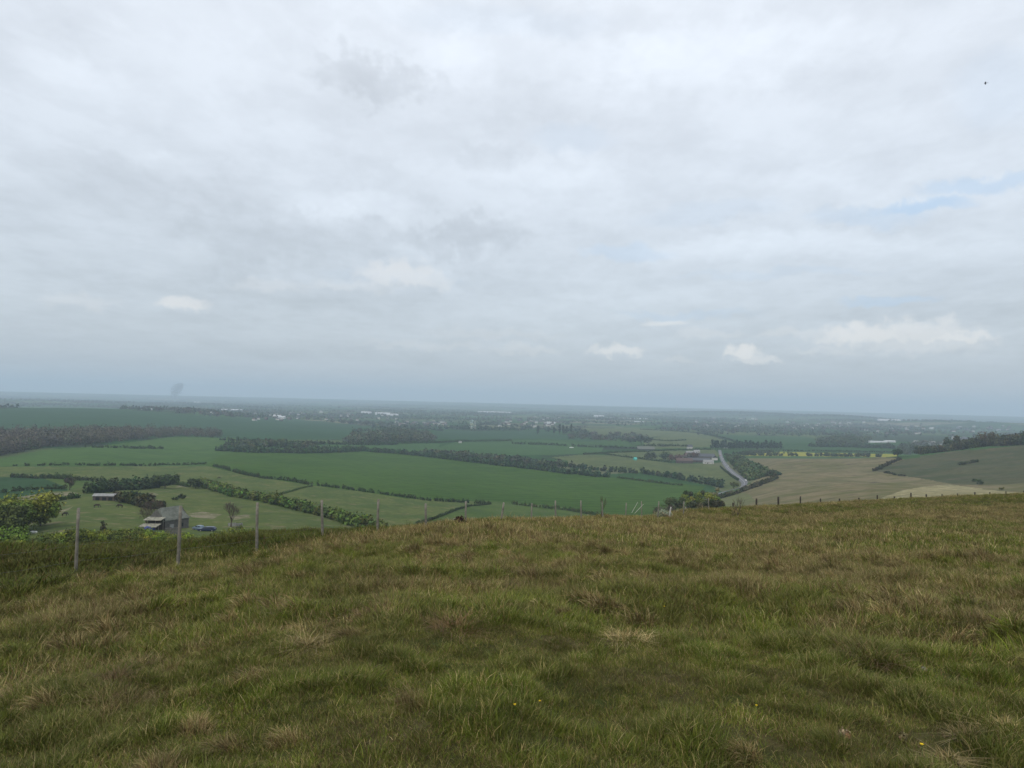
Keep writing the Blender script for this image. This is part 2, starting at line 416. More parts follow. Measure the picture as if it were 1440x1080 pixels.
# land between that belongs to no outline, near the viewer: hidden slope / scrub
fid[(fid == -1) & (RM < 620) & (np.abs(np.arctan2(cxm, cym)) > .0)] = -3
quads = np.stack([fi*NR+fj, fi*NR+fj+1, (fi+1)*NR+fj+1, (fi+1)*NR+fj], -1)[..., ::1]
VV = np.stack([X, Y, Z], -1).reshape(-1, 3)
# normal orientation check
def land(name, mask, mat):
    q = quads[mask]
    if not len(q): return
    u, inv = np.unique(q.ravel(), return_inverse=True)
    o = mesh_obj(name, VV[u], inv.reshape(-1, 4)[:, ::-1].copy(), mat, smooth_=True)
    o['kind'] = 'structure'; return o
HILL = land('hill', fid == -2, hill_mat())
land('hillside', fid == -3, MATF['GM'])
land('ground', fid == -1, vale_mat())
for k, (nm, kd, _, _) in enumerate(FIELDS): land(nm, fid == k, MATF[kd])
# the patch of land right under the viewer's feet
ring = np.array([[X[i, 0], Y[i, 0], Z[i, 0]] for i in range(0, NP-1)])
o = mesh_obj('hill', ring, [tuple(range(len(ring)))[::-1]], HILL.data.materials[0]); o['kind'] = 'structure'

# ------------------------------------------------------------------ vegetation builders
def leafcloud(cs, nf, size, tints, jitter=.35, shell=.5, flat=.8):
    """cs: rows (x,y,z base,w,h); leaf-clump triangles spread through each crown's volume"""
    cs = np.asarray(cs, float); n = len(cs); tints = np.asarray(tints, float)
    idx = np.repeat(np.arange(n), nf); M = len(idx)
    d = rng.normal(size=(M, 3)); d /= np.linalg.norm(d, axis=1)[:, None]
    rad = shell+(1-shell)*rng.random(M)**.6
    # lobes: every crown gets its own uneven outline
    k = rng.random((n, 3))*6.28
    lob = 1+.22*np.sin(3*np.arctan2(d[:, 1], d[:, 0])+k[idx, 0])+.18*np.sin(5*d[:, 2]*2+k[idx, 1]+2*d[:, 0])
    rad = rad*lob
    P = np.empty((M, 3))
    P[:, 0] = cs[idx, 0]+d[:, 0]*rad*cs[idx, 3]/2*.9
    P[:, 1] = cs[idx, 1]+d[:, 1]*rad*cs[idx, 3]/2*.9
    P[:, 2] = cs[idx, 2]+cs[idx, 4]*(.5+d[:, 2]*rad*.48)
    s = (size if np.ndim(size) else np.full(n, size))[idx]*(.6+.8*rng.random(M))
    nv = d+rng.normal(size=(M, 3))*.55; nv /= np.linalg.norm(nv, axis=1)[:, None]
    a = np.cross(nv, rng.normal(size=(M, 3))); a /= np.linalg.norm(a, axis=1)[:, None]
    b = np.cross(nv, a)
    V = np.empty((M, 4, 3))
    V[:, 0] = P+a*s[:, None]*.6; V[:, 1] = P+b*s[:, None]*.5+nv*s[:, None]*.12
    V[:, 2] = P-a*s[:, None]*.6; V[:, 3] = P-b*s[:, None]*.5+nv*s[:, None]*.12
    F = np.arange(M*4).reshape(-1, 4)
    t = tints[idx]*(1+jitter*(rng.random((M, 1))-.5)*2)
    return V.reshape(-1, 3), F, np.repeat(t, 4, 0)

DKG = (.030, .046, .018); MDG = (.046, .068, .022); YLG = (.105, .125, .020); OLV = (.072, .076, .030); PUR = (.070, .052, .046); GRB = (.085, .078, .055)
def tcol(base, n, v=.25):
    return np.array(base)[None, :]*np.array([1.24, 1.30, 1.15])*(1+v*(rng.random((n, 3))-.5)*2*np.array([1, .7, .8]))*(1+v*(rng.random((n, 1))-.5))

def hedge(name, pts, w, h, label, base=MDG, gap=0, spacing=.6, cat='hedge', group=None, sz=None, rmin=200, nf=None, vary=.5, rows_=1):
    w0 = w; w = w*.72; rows_ = rows_*2-1 if rows_ > 1 else 1
    """a hedge along photo points that lie on the land: one thing"""
    P = [at(p[0], p[1], rmin) for p in pts]
    cs = []
    for a, b in zip(P[:-1], P[1:]):
        ln = np.linalg.norm(b[:2]-a[:2]); n = max(1, int(ln/(w*spacing)))
        for q in range(n):
            t = (q+rng.random()*.9)/n; x, y = a[:2]*(1-t)+b[:2]*t
            if gap and vnoise(x/(w*1.7), y/(w*1.7), 77)*.75+rng.random()*.25 < gap: continue
            for _ in range(rows_):
                xx, yy = x+(rng.random()-.5)*w*(.6 if rows_ == 1 else rows_*.75), y+(rng.random()-.5)*w*(.6 if rows_ == 1 else rows_*.75)
                k = 1+vary*(rng.random()-.5)*2
                cs.append((xx, yy, float(gz(xx, yy))-.15, w*k, h*k*(1+vary*.6*(rng.random()-.5))))
    if not cs: return None
    cs = np.array(cs); o3 = cs[0, :3].copy()
    cs[:, :3] -= o3
    r = hypot(o3[0], o3[1]); nf = nf or int(np.clip(60*(h*700/r)**.9/3.2, 26, 160))
    sz = sz or w0*.24
    V, F, T = leafcloud(cs, nf, sz, tcol(base, len(cs)))
    o = mesh_obj(name, V, F, LEAF, tint=T); o.location = o3
    tag(o, label, cat, group); return o

def branch_tree(mb, p, d, ln, rad, depth, spread=.55, up=.25):
    p2 = p+d*ln
    mb.tube([p, (p+p2)/2+rng.normal(size=3)*ln*.04, p2], [rad, rad*.82, rad*.62], 5 if rad > .06 else 3, cap=False)
    if depth == 0: return
    for k in range(4 if depth > 3 else 3):
        dd = d+rng.normal(size=3)*spread; dd[2] += up; dd /= np.linalg.norm(dd)
        branch_tree(mb, p2 if k else p+d*ln*.75, dd, ln*(.62+.2*rng.random()), rad*.66, depth-1, spread, up)

def tree(name, loc, w, h, label, cat='tree', base=MDG, group=None, nf=500, trunk=.25, lobes=7, sz=None, conic=False, narrow=False, vary=.2):
    e = empty(name, loc, rng.random()*6.28, label, cat, group)
    mb = MB(); mb.tube([(0, 0, -.3), (.02*w, 0, h*trunk), (0, .02*w, h*.75)], [h*.028+.05, h*.022+.03, .03], 7)
    if not narrow and not conic:
        for k in range(5):
            a = rng.random()*6.28; mb.tube([(0, 0, h*trunk*.9), (cos(a)*w*.18, sin(a)*w*.18, h*.5), (cos(a)*w*.33, sin(a)*w*.33, h*.7)], [h*.012+.02, h*.008+.01, .01], 4, cap=False)
    mb.build('trunk', BARK, e)
    cs = []; z0 = h*trunk*.7
    if conic:
        for k in range(6):
            t = k/6; cs.append((0, 0, z0+(h-z0)*t*.92, w*(1-t*.8), (h-z0)*.30))
    elif narrow:
        for k in range(5): cs.append(((rng.random()-.5)*w*.2, (rng.random()-.5)*w*.2, z0+(h-z0)*k/5*.9, w*(1-.12*abs(k-1.5)), (h-z0)*.34))
    else:
        cs.append((0, 0, z0, w*.8, (h-z0)*.9))
        for k in range(lobes):
            a = 6.28*k/lobes+rng.random(); q = .18+.16*rng.random(); lw = w*(.34+.2*rng.random()); lh = lw*.85
            cs.append((cos(a)*w*q*1.25, sin(a)*w*q*1.25, z0+(h-z0-lh)*rng.random()**(.7 if trunk > .1 else 1.25), lw, lh))
    cs = np.array(cs); n = len(cs)
    V, F, T = leafcloud(cs, max(8, nf//n), sz or w*.07, tcol(base, n, vary), shell=.35)
    mesh_obj('crown', V, F, LEAF, e, tint=T)
    return e
# ------------------------------------------------------------------ sky, sun, air
SUN_EL, SUN_AZ = radians(48), radians(205)     # veiled sun, behind the viewer's right shoulder
C.view_settings.view_transform = 'Standard'; C.view_settings.look = 'None'; C.view_settings.exposure = .30; C.view_settings.gamma = 1
w = bpy.data.worlds.new("World"); C.world = w; w.use_nodes = True
nt = w.node_tree; nt.nodes.clear()
out = N(nt, 'ShaderNodeOutputWorld'); bg = N(nt, 'ShaderNodeBackground'); L(nt, bg.outputs[0], out.inputs[0])
sky = N(nt, 'ShaderNodeTexSky', sky_type='NISHITA'); sky.sun_disc = False
sky.sun_elevation = SUN_EL; sky.sun_rotation = SUN_AZ; sky.air_density = 1.2; sky.dust_density = 2
tc = N(nt, 'ShaderNodeTexCoord'); sp = N(nt, 'ShaderNodeSeparateXYZ'); L(nt, tc.outputs['Generated'], sp.inputs[0])
x_, y_, z_ = sp.outputs
hyp = mth(nt, 'SQRT', mth(nt, 'ADD', mth(nt, 'MULTIPLY', x_, x_), mth(nt, 'MULTIPLY', y_, y_)))
te_ = mth(nt, 'DIVIDE', z_, mth(nt, 'MAXIMUM', hyp, .02)); phi_ = mth(nt, 'ARCTAN2', x_, y_)
zc = mth(nt, 'ADD', mth(nt, 'MAXIMUM', z_, 0), .13)
cx_ = mth(nt, 'DIVIDE', x_, zc); cy_ = mth(nt, 'DIVIDE', y_, zc)
def cvec(sx, sy, ox=0, oy=0):
    n = N(nt, 'ShaderNodeCombineXYZ')
    L(nt, mth(nt, 'MULTIPLY_ADD', cx_, sx, ox), n.inputs[0]); L(nt, mth(nt, 'MULTIPLY_ADD', cy_, sy, oy), n.inputs[1]); return n.outputs[0]
big = noise(nt, cvec(.55, .62, 3.1, 1.7), 1, 5, .52)
med = noise(nt, cvec(2.3, 1.9, 7.3, 2.2), 1, 9, .60)
fin = noise(nt, cvec(7.5, 5.2, 1.1, 9.2), 1, 8, .64)
el = mapr(nt, te_, 0, .62, 0, 1, False)
cr = N(nt, 'ShaderNodeValToRGB'); L(nt, el, cr.inputs[0]); cr.color_ramp.interpolation = 'B_SPLINE'
stops = [(0, (.43, .465, .505)), (.07, (.455, .495, .54)), (.2, (.51, .557, .61)), (.4, (.61, .66, .72)), (.7, (.69, .735, .795)), (1, (.735, .78, .84))]
e = cr.color_ramp.elements
while len(e) < len(stops): e.new(.5)
for q, (p, c_) in zip(e, stops): q.position = p; q.color = (*c_, 1)
base = cr.outputs[0]
# brightness of the cloud deck: broad swells, billows, wisps
k = mth(nt, 'ADD', mapr(nt, big, .36, .64, -.032, .034), mapr(nt, med, .36, .62, -.048, .045))
k = mth(nt, 'ADD', k, mapr(nt, fin, .38, .60, -.028, .026))
k = mth(nt, 'MULTIPLY', k, mapr(nt, te_, 0, .12, .45, 1))
# single clouds and holes that can be told apart
pc = N(nt, 'ShaderNodeCombineXYZ'); L(nt, phi_, pc.inputs[0]); L(nt, te_, pc.inputs[1])
wn = N(nt, 'ShaderNodeTexNoise'); wn.inputs['Scale'].default_value = 9; wn.inputs['Detail'].default_value = 6; wn.inputs['Roughness'].default_value = .6
L(nt, pc.outputs[0], wn.inputs['Vector']); wsp = N(nt, 'ShaderNodeSeparateColor'); L(nt, wn.outputs['Color'], wsp.inputs[0])
wn2 = N(nt, 'ShaderNodeTexNoise'); wn2.inputs['Scale'].default_value = 45; wn2.inputs['Detail'].default_value = 6; wn2.inputs['Roughness'].default_value = .55
L(nt, pc.outputs[0], wn2.inputs['Vector']); wsp2 = N(nt, 'ShaderNodeSeparateColor'); L(nt, wn2.outputs['Color'], wsp2.inputs[0])
def patch(px, py, wx, wy, warp=.06, fine=.0, lo=0., hi=1., cut=None):
    """soft mask of one cloud, in direction space"""
    ph, te = ray(float(px), float(py)); ph, te = float(ph[0]), float(te[0])
    dx = mth(nt, 'ADD', mth(nt, 'SUBTRACT', phi_, ph), mth(nt, 'ADD', mth(nt, 'MULTIPLY_ADD', wsp.outputs[0], warp*2, -warp), mth(nt, 'MULTIPLY_ADD', wsp2.outputs[0], fine*2, -fine)))
    dy = mth(nt, 'ADD', mth(nt, 'SUBTRACT', te_, te), mth(nt, 'ADD', mth(nt, 'MULTIPLY_ADD', wsp.outputs[1], warp*1.6, -warp*.8), mth(nt, 'MULTIPLY_ADD', wsp2.outputs[1], fine*2, -fine)))
    a = mth(nt, 'DIVIDE', dx, wx/1000); b_ = mth(nt, 'DIVIDE', dy, wy/1000)
    q = mth(nt, 'ADD', mth(nt, 'MULTIPLY', a, a), mth(nt, 'MULTIPLY', b_, b_))
    r = mapr(nt, q, lo, hi, 1, 0)
    if cut is not None:       # flat base
        r = mth(nt, 'MULTIPLY', r, mapr(nt, dy, -cut/1000, 0, 0, 1))
    return r
DARK = [(520,105,110,44,.09,.03,-.11), (400,330,170,60,.09,.03,-.085), (640,335,120,36,.08,.03,-.10), (690,215,80,24,.03,.01,-.09), (240,255,190,34,.04,.01,-.05),
        (480,425,260,24,.03,.005,-.05), (130,60,120,30,.05,.01,-.03), (350,490,90,16,.015,.004,-.05), (520,500,180,14,.02,.004,-.05), (800,190,140,50,.05,.01,-.05), (1250,120,160,40,.05,.01,-.05), (1150,310,200,22,.04,.01,-.05), (1270,440,260,14,.02,.004,-.05)]
LITE = [(500,285,120,26,.03,.01,.085), (740,80,260,60,.08,.02,.06), (1040,70,220,60,.07,.02,.05), (770,235,130,34,.05,.01,.05), (1060,345,260,22,.03,.008,.06), (240,232,60,20,.02,.01,.06), (90,95,90,24,.04,.01,.04), (900,460,0.1,0.1,0,0,0), (1180,250,140,30,.04,.01,.03), (1320,345,150,26,.03,.01,.05), (860,420,150,22,.03,.01,.03)]
for (px, py, wx, wy, wp, fn, am) in DARK+LITE:
    if am: k = mth(nt, 'ADD', k, mth(nt, 'MULTIPLY', patch(px, py, wx, wy, wp, fn*1.5), am*1.25))
kk = N(nt, 'ShaderNodeVectorMath', operation='SCALE'); L(nt, base, kk.inputs[0]); L(nt, mth(nt, 'ADD', k, 1.0), kk.inputs['Scale'])
col = kk.outputs[0]
# thin places where the blue of the sky comes through
skyb = N(nt, 'ShaderNodeVectorMath', operation='SCALE'); L(nt, sky.outputs[0], skyb.inputs[0]); skyb.inputs['Scale'].default_value = .13
def mixin(col, fac, c2): return mixc(nt, fac, col, c2)
blue = None
for (px, py, wx, wy, am) in [(1290,286,75,12,.60), (1385,256,85,12,.42), (1225,300,90,16,.25), (880,352,80,15,.26), (1240,424,70,8,.35), (805,195,80,26,.12), (700,30,200,30,.08), (1000,300,120,20,.12), (1400,130,60,60,.12), (1100,385,160,8,.12), (560,395,120,12,.1), (960,445,120,8,.2)]:
    p_ = mth(nt, 'MULTIPLY', patch(px, py, wx, wy, .035, .012), am); blue = p_ if blue is None else mth(nt, 'MAXIMUM', blue, p_)
col = mixin(col, blue, (.36, .53, .74))
# cumulus low over the vale, with crisp tops and flat bases
warm = None
for (px, py, wx, wy, fn, cut, am) in [(1043,500,30,17,.014,9,.75), (1066,508,36,8,.010,5,.5), (868,496,50,10,.010,8,.62), (256,430,38,15,.010,9,.55), (1215,476,70,22,.014,17,.62),
        (1275,472,85,24,.018,22,.50), (1300,490,80,16,.012,14,.30), (1345,478,50,12,.012,9,.62), (560,392,70,28,.018,22,.42), (610,398,30,20,.012,14,.30), (490,405,80,12,.012,10,.16), (935,455,36,5,.003,4,.45), (740,492,60,9,.01,7,.22), (110,425,50,16,.012,12,.18), (800,470,0.1,0.1,0,1,0), (1120,470,60,10,.01,8,.22), (1000,470,60,8,.01,7,.18), (700,470,120,9,.01,8,.12), (380,405,60,14,.012,11,.16), (1160,495,50,8,.01,7,.22), (950,505,30,6,.008,5,.2), (600,485,110,10,.012,8,.14)]:
    if am:
        p_ = mth(nt, 'MULTIPLY', patch(px, py, wx, wy, .004, fn*1.9, .05, 1.1, cut), min(.9, am*1.2)); warm = p_ if warm is None else mth(nt, 'MAXIMUM', warm, p_)
col = mixin(col, warm, (.76, .745, .73))
col = mixin(col, mth(nt, 'MULTIPLY', mapr(nt, te_, 0, -.05, 0, 1), 1), (.10, .12, .12))
# the open part of the deck still passes some of the clear sky
col = mixc(nt, .10, col, skyb.outputs[0])
L(nt, col, bg.inputs['Color']); bg.inputs['Strength'].default_value = 1.0
sd = bpy.data.lights.new("sun", 'SUN'); so = bpy.data.objects.new("sun", sd); COL.objects.link(so)
sd.energy = 1.3; sd.angle = radians(12); sd.color = (1, .93, .83)
sv = Vector((sin(SUN_AZ)*cos(SUN_EL), cos(SUN_AZ)*cos(SUN_EL), sin(SUN_EL)))
so.rotation_euler = (sv).to_track_quat('Z', 'Y').to_euler(); so.location = (0, -20, 60)

HAZE = 1.45e-4
def haze():
    m = bpy.data.materials.new('haze_air'); m.use_nodes = True; t = m.node_tree; t.nodes.clear()
    o = N(t, 'ShaderNodeOutputMaterial'); v = N(t, 'ShaderNodeVolumePrincipled')
    v.inputs['Color'].default_value = (.70, .845, 1.0, 1); v.inputs['Density'].default_value = HAZE; v.inputs['Anisotropy'].default_value = .1
    L(t, v.outputs[0], o.inputs['Volume'])
    ob = MB().box(-21500, 21500, -21500, 21500, float(Z.min())-1, 240).build('haze', m)
    tag(ob, 'pale blue haze lying over the whole vale', 'haze', None, 'stuff')
haze()
C.cycles.volume_bounces = 2; C.cycles.max_bounces = 6; C.cycles.diffuse_bounces = 3
C.cycles.volume_step_rate = 1.0
# ------------------------------------------------------------------ hedges
hd = hedge
hd('hedge', [(300,656),(318,660),(345,668),(372,673),(410,677),(440,683)], 2.6, 2.8, 'gappy line of dark hawthorn bushes along the upper edge of the brown pasture', DKG, gap=.34)
hd('hedge', [(446,683),(500,690),(560,698),(600,704),(655,707),(690,709)], 2.4, 2.4, 'gappy hedge dividing the big dark green crop from the pasture behind the fence posts', DKG, gap=.36)
hd('hedge', [(720,709),(760,714),(800,718),(832,724),(862,731)], 2.6, 2.6, 'low bushy hedge passing behind the middle fence posts', MDG, gap=.2)
hd('hedge', [(285,682),(300,688),(330,698),(375,706),(420,717),(460,727),(500,739),(530,748)], 4.2, 3.8, 'long thick green hedge running down behind the farmyard to the fence', (.062,.086,.022), gap=.0, rows_=2)
hd('hedge', [(378,700),(400,694),(420,688),(440,684)], 1.4, 1.1, 'thin hedge line climbing between two brown pastures', MDG, gap=.2)
hd('hedge', [(585,738),(610,730),(640,718),(660,712),(690,709)], 1.8, 1.3, 'thin low hedge line slanting up to the corner of the dark crop', DKG, gap=.2)
hd('hedge', [(-30,655.5),(35,655),(80,654.5),(130,655),(180,655),(230,654),(290,653)], 2.6, 2.4, 'sparse dotted hedge along the far edge of the olive pasture at left', DKG, gap=.42)
hd('hedge', [(120,629.5),(160,630),(200,631),(230,631)], 4, 3.6, 'short broken row of bushes in the pale green crop below the wood', DKG, gap=.35)
hd('hedge', [(15,671),(60,673),(110,675.5),(150,678),(196,682)], 3.2, 2.8, 'dark hedge curving above the small young crop at left', DKG, gap=.05)
hd('hedge', [(128,694),(150,690),(190,688),(225,682),(245,678)], 5.5, 4.6, 'thick dark hedge with taller bushes leading up to the round trees', (.034,.050,.022), rows_=2)
hd('hedge', [(245,681),(265,685),(285,686)], 3, 2.4, 'short hedge between the two round dark trees', MDG)
hd('hedge', [(165,703),(182,706),(200,711),(222,716)], 4.6, 3.8, 'brownish hedge beside the brick field shelter', (.045,.048,.024), rows_=2)
hd('hedge', [(0,693),(30,690),(60,688),(92,688)], 2.6, 2.2, 'low hedge at the near edge of the small young crop', DKG, gap=.2)
hd('hedge', [(70,706),(90,703),(112,700)], 3, 2.2, 'short olive hedge right of the yellow green trees', MDG, gap=.1)
hd('hedge', [(305,634),(330,635),(360,636.5),(420,637.5),(480,635.5),(515,633.5)], 7, 6.5, 'line of trees and bushes on the far edge of the big dark crop, left half', (.034,.056,.026), rows_=2, gap=.08)
hd('hedge', [(520,635),(560,638),(600,642),(650,648),(700,654),(760,661),(800,666),(850,671)], 8, 6, 'dark tree belt on the far edge of the big dark crop', (.030,.050,.024), rows_=2)
hd('hedge', [(600,639),(650,643),(700,648),(740,652),(780,655)], 12, 7, 'grey green thicket just beyond the dark tree belt', (.055,.066,.040), rows_=3)
hd('hedge', [(780,655),(830,661),(880,665),(910,667),(960,675),(1000,682),(1016,686)], 8, 7, 'row of round dark trees under the olive meadow', (.034,.052,.028), rows_=1, spacing=.75, gap=.1)
hd('hedge', [(868,672),(900,676),(945,682),(960,683)], 3.5, 2.6, 'low hedge edging the far corner of the dark crop', MDG, gap=.1)
hd('hedge', [(310,619),(345,621),(380,623),(420,624),(470,625),(520,626),(560,625)], 7, 5.5, 'dark hedgerow under the hazy teal field', DKG, gap=.1)
hd('hedge', [(330,632),(350,629),(370,627),(395,628),(420,630),(450,633)], 14, 8, 'pale green thicket round the white cottages', (.056,.070,.038), rows_=3)
hd('hedge', [(562,624),(610,623),(660,621),(720,620)], 5, 4, 'thin far hedge above the pale green crop', DKG, gap=.15)
hd('hedge', [(720,624),(770,626),(830,629),(900,631)], 6, 5, 'far hedge with dark bushes right of the pale green crop', DKG, gap=.22)
hd('hedge', [(820,639.5),(870,636.5),(920,634.5),(1000,632.5)], 4, 3.2, 'dark hedge along the top of the upper olive meadow', DKG)
hd('hedge', [(850,639),(880,643),(920,648),(945,651)], 3.5, 3, 'dark hedge between the two olive meadows', DKG, gap=.05)
hd('hedge', [(1013,657),(1024,666),(1038,676)], 2.6, 2.2, 'low hedge along the near verge of the bending road', DKG)
hd('hedge', [(1031,643),(1044,654),(1058,664),(1070,672)], 8, 4.5, 'broad scrubby hedge filling the far verge of the road bend', (.055,.076,.034), rows_=3)
hd('hedge', [(1008,702),(1024,698),(1042,692.5),(1060,686),(1076,679),(1088,674)], 5, 3.0, 'brown and green scrub wrapping the foot of the downland by the road', (.050,.052,.030), rows_=2)
hd('hedge', [(1056,672),(1075,668),(1090,669)], 6, 3.4, 'dark scrub tongue reaching into the brown downland', (.036,.046,.026), rows_=2)
hd('hedge', [(1030,641),(1070,640.8),(1110,641),(1160,641.5),(1210,642.3),(1262,643.5)], 8, 6, 'gappy dark hedge in front of the yellow rapeseed', (.036,.048,.026), gap=.43, rows_=1, rmin=1125)
hd('hedge', [(1060,638),(1110,638.5),(1160,639),(1210,639.5),(1250,640)], 5, 7, 'second gappy hedge within the yellow rapeseed strip', (.038,.050,.028), gap=.72, rmin=1125)
hd('hedge', [(1100,634),(1150,634.5),(1200,635.5),(1270,637)], 5, 3.5, 'dark hedge beyond the yellow rapeseed', DKG, gap=.1, rmin=1125)
hd('hedge', [(1142,628),(1180,628.5),(1220,629.5),(1262,631)], 12, 8, 'dense dark tree belt below the white sheds', (.030,.050,.026), rows_=2, rmin=1125)
hd('hedge', [(1228,663),(1240,658),(1252,652),(1265,647)], 4.5, 2.6, 'dark scrub line climbing the brown downland to its crest', (.036,.034,.022), gap=.12)
hd('hedge', [(1243,665),(1258,668),(1272,669.5)], 4, 1.8, 'short line of dark scrub low on the brown downland', (.036,.034,.022), gap=.1)
hd('hedge', [(1348,654),(1362,652),(1376,649)], 4, 2.4, 'small dark scrub patch halfway up the far down', (.034,.040,.022), gap=.2)
hd('hedge', [(905,627),(930,628),(950,627.5),(968,628.5)], 7, 5, 'dark hedgerow between the pale barn and the hamlet', DKG, gap=.1)
hd('hedge', [(905,618),(940,620.5),(965,619.5)], 5, 4, 'far hedge crossing the pale olive field', DKG, gap=.1)
hd('hedge', [(900,604),(940,606),(980,609),(1020,617),(1036,623)], 5, 4, 'thin far hedge curving round the pale olive fields', DKG, gap=.15)
hd('hedge', [(1040,640),(1060,637),(1085,636)], 7, 5, 'bushy corner hedge beside the top of the road', (.042,.056,.030), rows_=2)

# ------------------------------------------------------------------ trees and shrubs one can tell apart
t_ = tree
P = atr(38, 262); t_('tree', P, 15.5, ytop(38, 262, 688, P), 'large rounded yellow green tree beside the small grey shed', base=(.105,.126,.026), nf=11000, sz=.5, lobes=11, trunk=.06)
P = atr(12, 250); t_('tree', P, 11, ytop(12, 250, 706, P), 'darker green tree at the left picture edge behind the brighter one', base=(.070,.086,.026), nf=4500, sz=.5, trunk=.06)
P = atr(8, 205); t_('tree', P, 10.5, ytop(8, 205, 733, P), 'bright green tree low at the left picture edge', base=(.105,.135,.024), nf=6500, sz=.38, lobes=9, trunk=.06)
P = atr(58, 275); t_('tree', P, 9, ytop(58, 275, 700, P), 'olive tree crowding the right side of the large yellow green one', base=(.100,.122,.030), nf=2200, sz=.65, trunk=.06)
P = at(232, 687, 200); t_('tree', P, 13, 9, 'round dark tree at the end of the thick hedge', base=(.036,.052,.022), nf=1100, sz=1.0)
P = at(275, 687, 200); t_('tree', P, 9.5, 7, 'smaller round dark tree with a gap left of it', base=(.040,.056,.024), nf=800, sz=.9)
P = at(98, 689, 200); t_('tree', P, 6, 7.5, 'purplish bare topped tree above the young crop', base=(.052,.046,.036), nf=450, sz=.7, vary=.3)
P = at(125, 690, 200); t_('tree', P, 5, 4.8, 'small dark tree left of the thick hedge', base=DKG, nf=350, sz=.7)
P = at(148, 692, 200); t_('tree', P, 8, 5.4, 'low spreading dark tree above the brick shelter', base=DKG, nf=600, sz=.8)
P = at(256, 702, 200); t_('shrub', P, 4.2, 2.8, 'lone dark shrub in the paddock left of the barn roof', 'shrub', base=DKG, nf=260, trunk=.1, sz=.55)
P = at(246, 703.5, 200); t_('shrub', P, 3.4, 1.8, 'low dark shrub touching the lone paddock shrub', 'shrub', base=DKG, nf=160, trunk=.1, sz=.5)
P = atr(147, 235); t_('shrub', P, 2.2, ytop(147, 235, 731, P), 'small dark pointed bush rising above the hawthorn bank', 'shrub', base=(.036,.042,.02), nf=300, trunk=.1, sz=.35)
P = at(1378, 681, 200); t_('shrub', P, 4.5, 4, 'dark bush in the fold of the downland', 'shrub', base=DKG, nf=220, trunk=.1, sz=.8)
P = at(1370, 677, 200); t_('shrub', P, 3.2, 2.6, 'smaller bush just left of the one in the fold', 'shrub', base=DKG, nf=120, trunk=.1, sz=.7)
P = at(1408, 689, 200); t_('shrub', P, 3.4, 2.2, 'yellow green gorse bush on the near spur of the down', 'shrub', base=(.11,.11,.022), nf=200, trunk=.1, sz=.5)
for k, (px, r, w, yt, b, lab) in enumerate([
    (934, 300, 9, 705, (.066,.056,.036), 'brown twiggy roadside tree nearest the fence'),
    (950, 340, 9, 697, (.060,.064,.032), 'dull roadside tree between the brown one and the bright pair'),
    (966, 350, 8, 693.5, (.125,.142,.030), 'bright yellow green tree left of the roadside gap'),
    (973, 400, 8, 689, (.038,.048,.026), 'dark tree behind the bright roadside pair'),
    (992, 330, 9, 690.5, (.120,.138,.028), 'taller bright yellow green tree right of the roadside gap'),
    (1001, 360, 7, 688.5, (.125,.138,.034), 'yellow green tree standing behind the taller bright one'),
    (988, 440, 9, 686, (.038,.050,.026), 'dark green tree behind the yellow green pair'),
    (1009, 330, 7, 700, (.050,.056,.030), 'dull olive tree at the foot of the brown downland'),
    (983, 250, 6, 703, (.060,.066,.036), 'low olive bush just below the roadside gap'),
    (1000, 250, 6.5, 702, (.055,.062,.034), 'low olive bush under the taller bright tree')]):
    p = atr(px, r); t_('tree', p, w, ytop(px, r, yt, p), lab, base=b, nf=3200, sz=.42, trunk=.12, lobes=9)
p = atr(1006, 400); t_('tree', p, 6.0, ytop(1006, 400, 683, p), 'pale blossoming tree standing above the roadside trees', base=(.17,.165,.12), nf=900, sz=.5)
P = at(1032, 688, 300); t_('tree', P, 8, 8, 'yellowish tree just left of the lowest stretch of road', base=(.060,.066,.026), nf=600, sz=.8)
for px, py, w, h, lab in ((915,646,24,14,'round dark tree left of the brick farm'), (936,646.5,24,16,'broader round dark tree beside the brick farm'), (953,650,30,16,'reddish brown budding tree left of the farm roofs'), (975,646,24,13,'purplish budding tree behind the brick barn')):
    t_('tree', at(px, py, 400), w, h, lab, base=(.040,.056,.030) if py < 648 and px < 940 else (.085,.058,.052), nf=520, sz=1.8, trunk=.04)
for px, py, w, h, lab in ((1030,655,14,11,'big roadside tree at the top of the bend'), (1038,650,15,12,'tall roadside tree left of the brown downland'), (1050,654,13,8,'lower roadside tree touching the brown downland'), (1022,643,10,8,'small tree where the road disappears')):
    t_('tree', at(px, py, 400), w, h, lab, base=(.046,.062,.030), nf=380, sz=1.4)
for k, (px, py, w, h, lab) in enumerate([(888,624,26,15,'dark square topped copse tree left of the misty pair'), (902,626,26,24,'tall misty tree right of the dark copse tree'), (911,626,22,21,'misty tree above the pale barn')]):
    t_('tree', at(px, py, 400), w, h, lab, base=(.030,.044,.030), nf=300, sz=2.4)
for k, (px, w, h) in enumerate([(756,9,26),(779,9,22),(787,9,30),(792,11,27),(797,9,24),(803,8,32)]):
    t_('poplar_tree', at(px, 611, 400), w, h, ['lone dark poplar left of the poplar row', 'leftmost and lowest poplar of the far row', 'second poplar of the far row', 'broad third poplar of the far row', 'fourth poplar of the far row', 'tall slender poplar ending the far row'][k], 'poplar', base=(.028,.040,.030), group='poplars in a row on the far fields', nf=170, sz=2.6, narrow=True)
t_('poplar_tree', at(663, 606, 400), 14, 34, 'tall pale leafless poplar in the hazy vale', 'poplar', base=(.36,.38,.38), nf=260, sz=2.4, narrow=True)
t_('poplar_tree', at(668, 606, 400), 10, 30, 'shorter pale leafless poplar right of the taller one', 'poplar', base=(.33,.35,.35), nf=200, sz=2.4, narrow=True)
